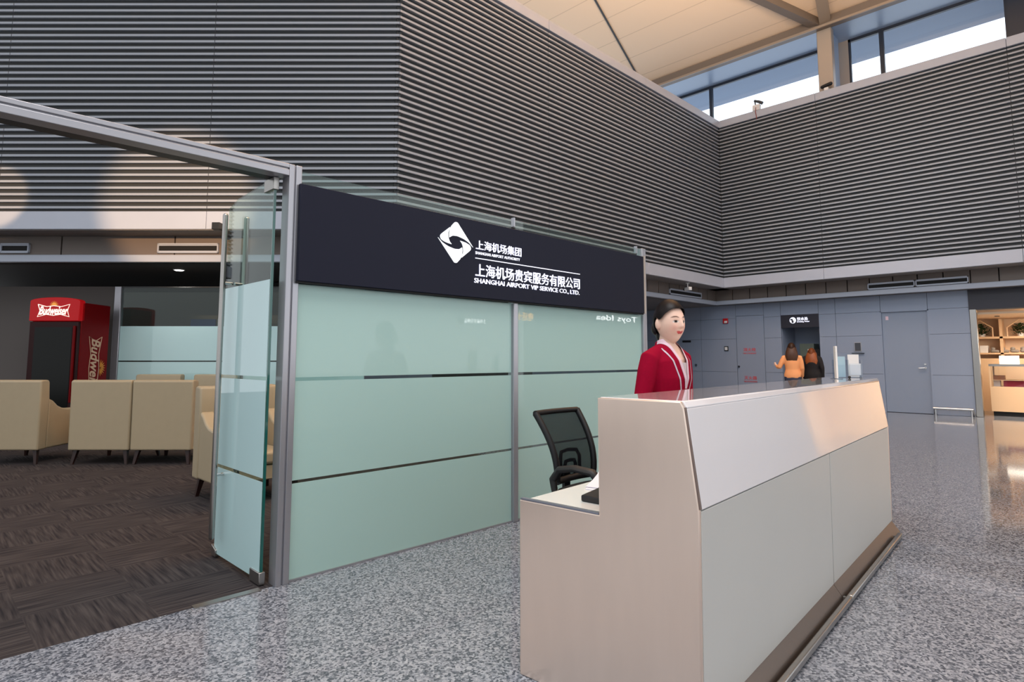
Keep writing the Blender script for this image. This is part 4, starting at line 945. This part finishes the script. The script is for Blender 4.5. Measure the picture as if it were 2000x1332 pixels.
        for f in bm.faces:
            c = f.calc_center_median(); key = 'jacket'
            if c.z > zv and c.y < 0.03:
                half = (c.z-zv)*sl_
                if c.y < -0.01 or c.z > 1.36:
                    if abs(c.x) < half-0.012: key = 'blouse' if c.z < 1.275 else 'hole'
                    elif abs(c.x) < half+0.009: key = 'scarf'
            if key == 'jacket' and c.y < 0.0 and 1.07 < c.z < 1.36 and abs(abs(c.x)-(0.030+(c.z-1.07)*0.26)) < 0.005: key = 'lanyard'
            parts[key].append(f)
        vmap = {}
        for key, fs in parts.items():
            if not fs or key == 'hole': continue
            nb = bmesh.new(); vm = {}
            for f in fs:
                vs2 = []
                for v in f.verts:
                    if v.index not in vm: vm[v.index] = nb.verts.new(v.co+(v.normal*0.002 if key in ('scarf', 'lanyard') else Vector((0, 0, 0))))
                    vs2.append(vm[v.index])
                nb.faces.new(vs2)
            m2 = bpy.data.meshes.new(key); nb.to_mesh(m2); nb.free()
            for p in m2.polygons: p.use_smooth = True
            link(key, m2, opts['jacket'] if key == 'jacket' else key, P)
        bm.free()
        MB().box(-0.022, 0.022, -0.128, -0.122, 1.165, 1.20).build('badge', 'badge', P, bevel=0.002)
    else:
        link('jacket', jm, opts['jacket'], P)
    if opts.get('skirt'):
        MB().tube([(0, 0, 0.46), (0, 0, 0.62), (0, 0, 0.80), (0, 0, 0.94)], [(0.160, 0.112), (0.175, 0.12), (0.184, 0.122), (0.165, 0.11)], 32).build('skirt', opts['lower'], P, smooth=True)
    else:
        t_ = MB()
        for s in (-1, 1): t_.capsule([(s*0.085, 0, 0.86), (s*0.088, 0, 0.62), (s*0.085, 0, 0.46), (s*0.082, 0.015, 0.12)], [0.095, 0.082, 0.066, 0.056], 16)
        t_.tube([(0, 0, 0.78), (0, 0, 0.90), (0, 0, 0.96)], [(0.16, 0.115), (0.168, 0.118), (0.155, 0.11)], 24)
        link('trousers', voxel(t_, 0.010, 'trousers'), opts['lower'], P)
    for s in (-1, 1):
        MB().capsule([(s*0.082, 0.045, 0.045), (s*0.086, -0.05, 0.045), (s*0.09, -0.155, 0.032)], [(0.042, 0.042), (0.045, 0.042), (0.038, 0.030)], 14).build('shoe', 'black_plastic', P, smooth=True)
    return P
hang = [((-0.168, 0.01, 1.295), (-0.222, 0.03, 1.07), (-0.215, -0.04, 0.84)), ((0.168, 0.01, 1.295), (0.222, 0.03, 1.07), (0.215, -0.04, 0.84))]
person('woman receptionist in a maroon jacket standing behind the desk, looking across the hall', (3.318, 1.962, 0), math.radians(-4), dict(voxel=0.0055, body_voxel=0.0035, turn=math.radians(-14), head=(0, -0.022, 1.515), arms=hang, hair='bun', hair_mat='hair_black', jacket='maroon', lower='maroon', skirt=True, vneck=True, collar=True))
wave = [((-0.172, 0.01, 1.318), (-0.21, 0.0, 1.07), (-0.20, -0.12, 0.88)), ((0.172, 0.01, 1.318), (0.28, 0.03, 1.08), (0.33, -0.02, 1.12))]
person('person with long brown hair in a peach top before the drinking water niche', (14.70, 5.42, 0), math.radians(108), dict(voxel=0.012, arms=wave, hair='long', hair_mat='hair_brown', jacket='peach_cloth', lower='jeans'))
person('person with copper hair in black beside the peach clad person', (15.35, 5.20, 0), math.radians(100), dict(voxel=0.012, head=(0, -0.03, 1.40), arms=hang, hair='long', hair_mat='hair_copper', jacket='black_cloth', lower='black_cloth'))
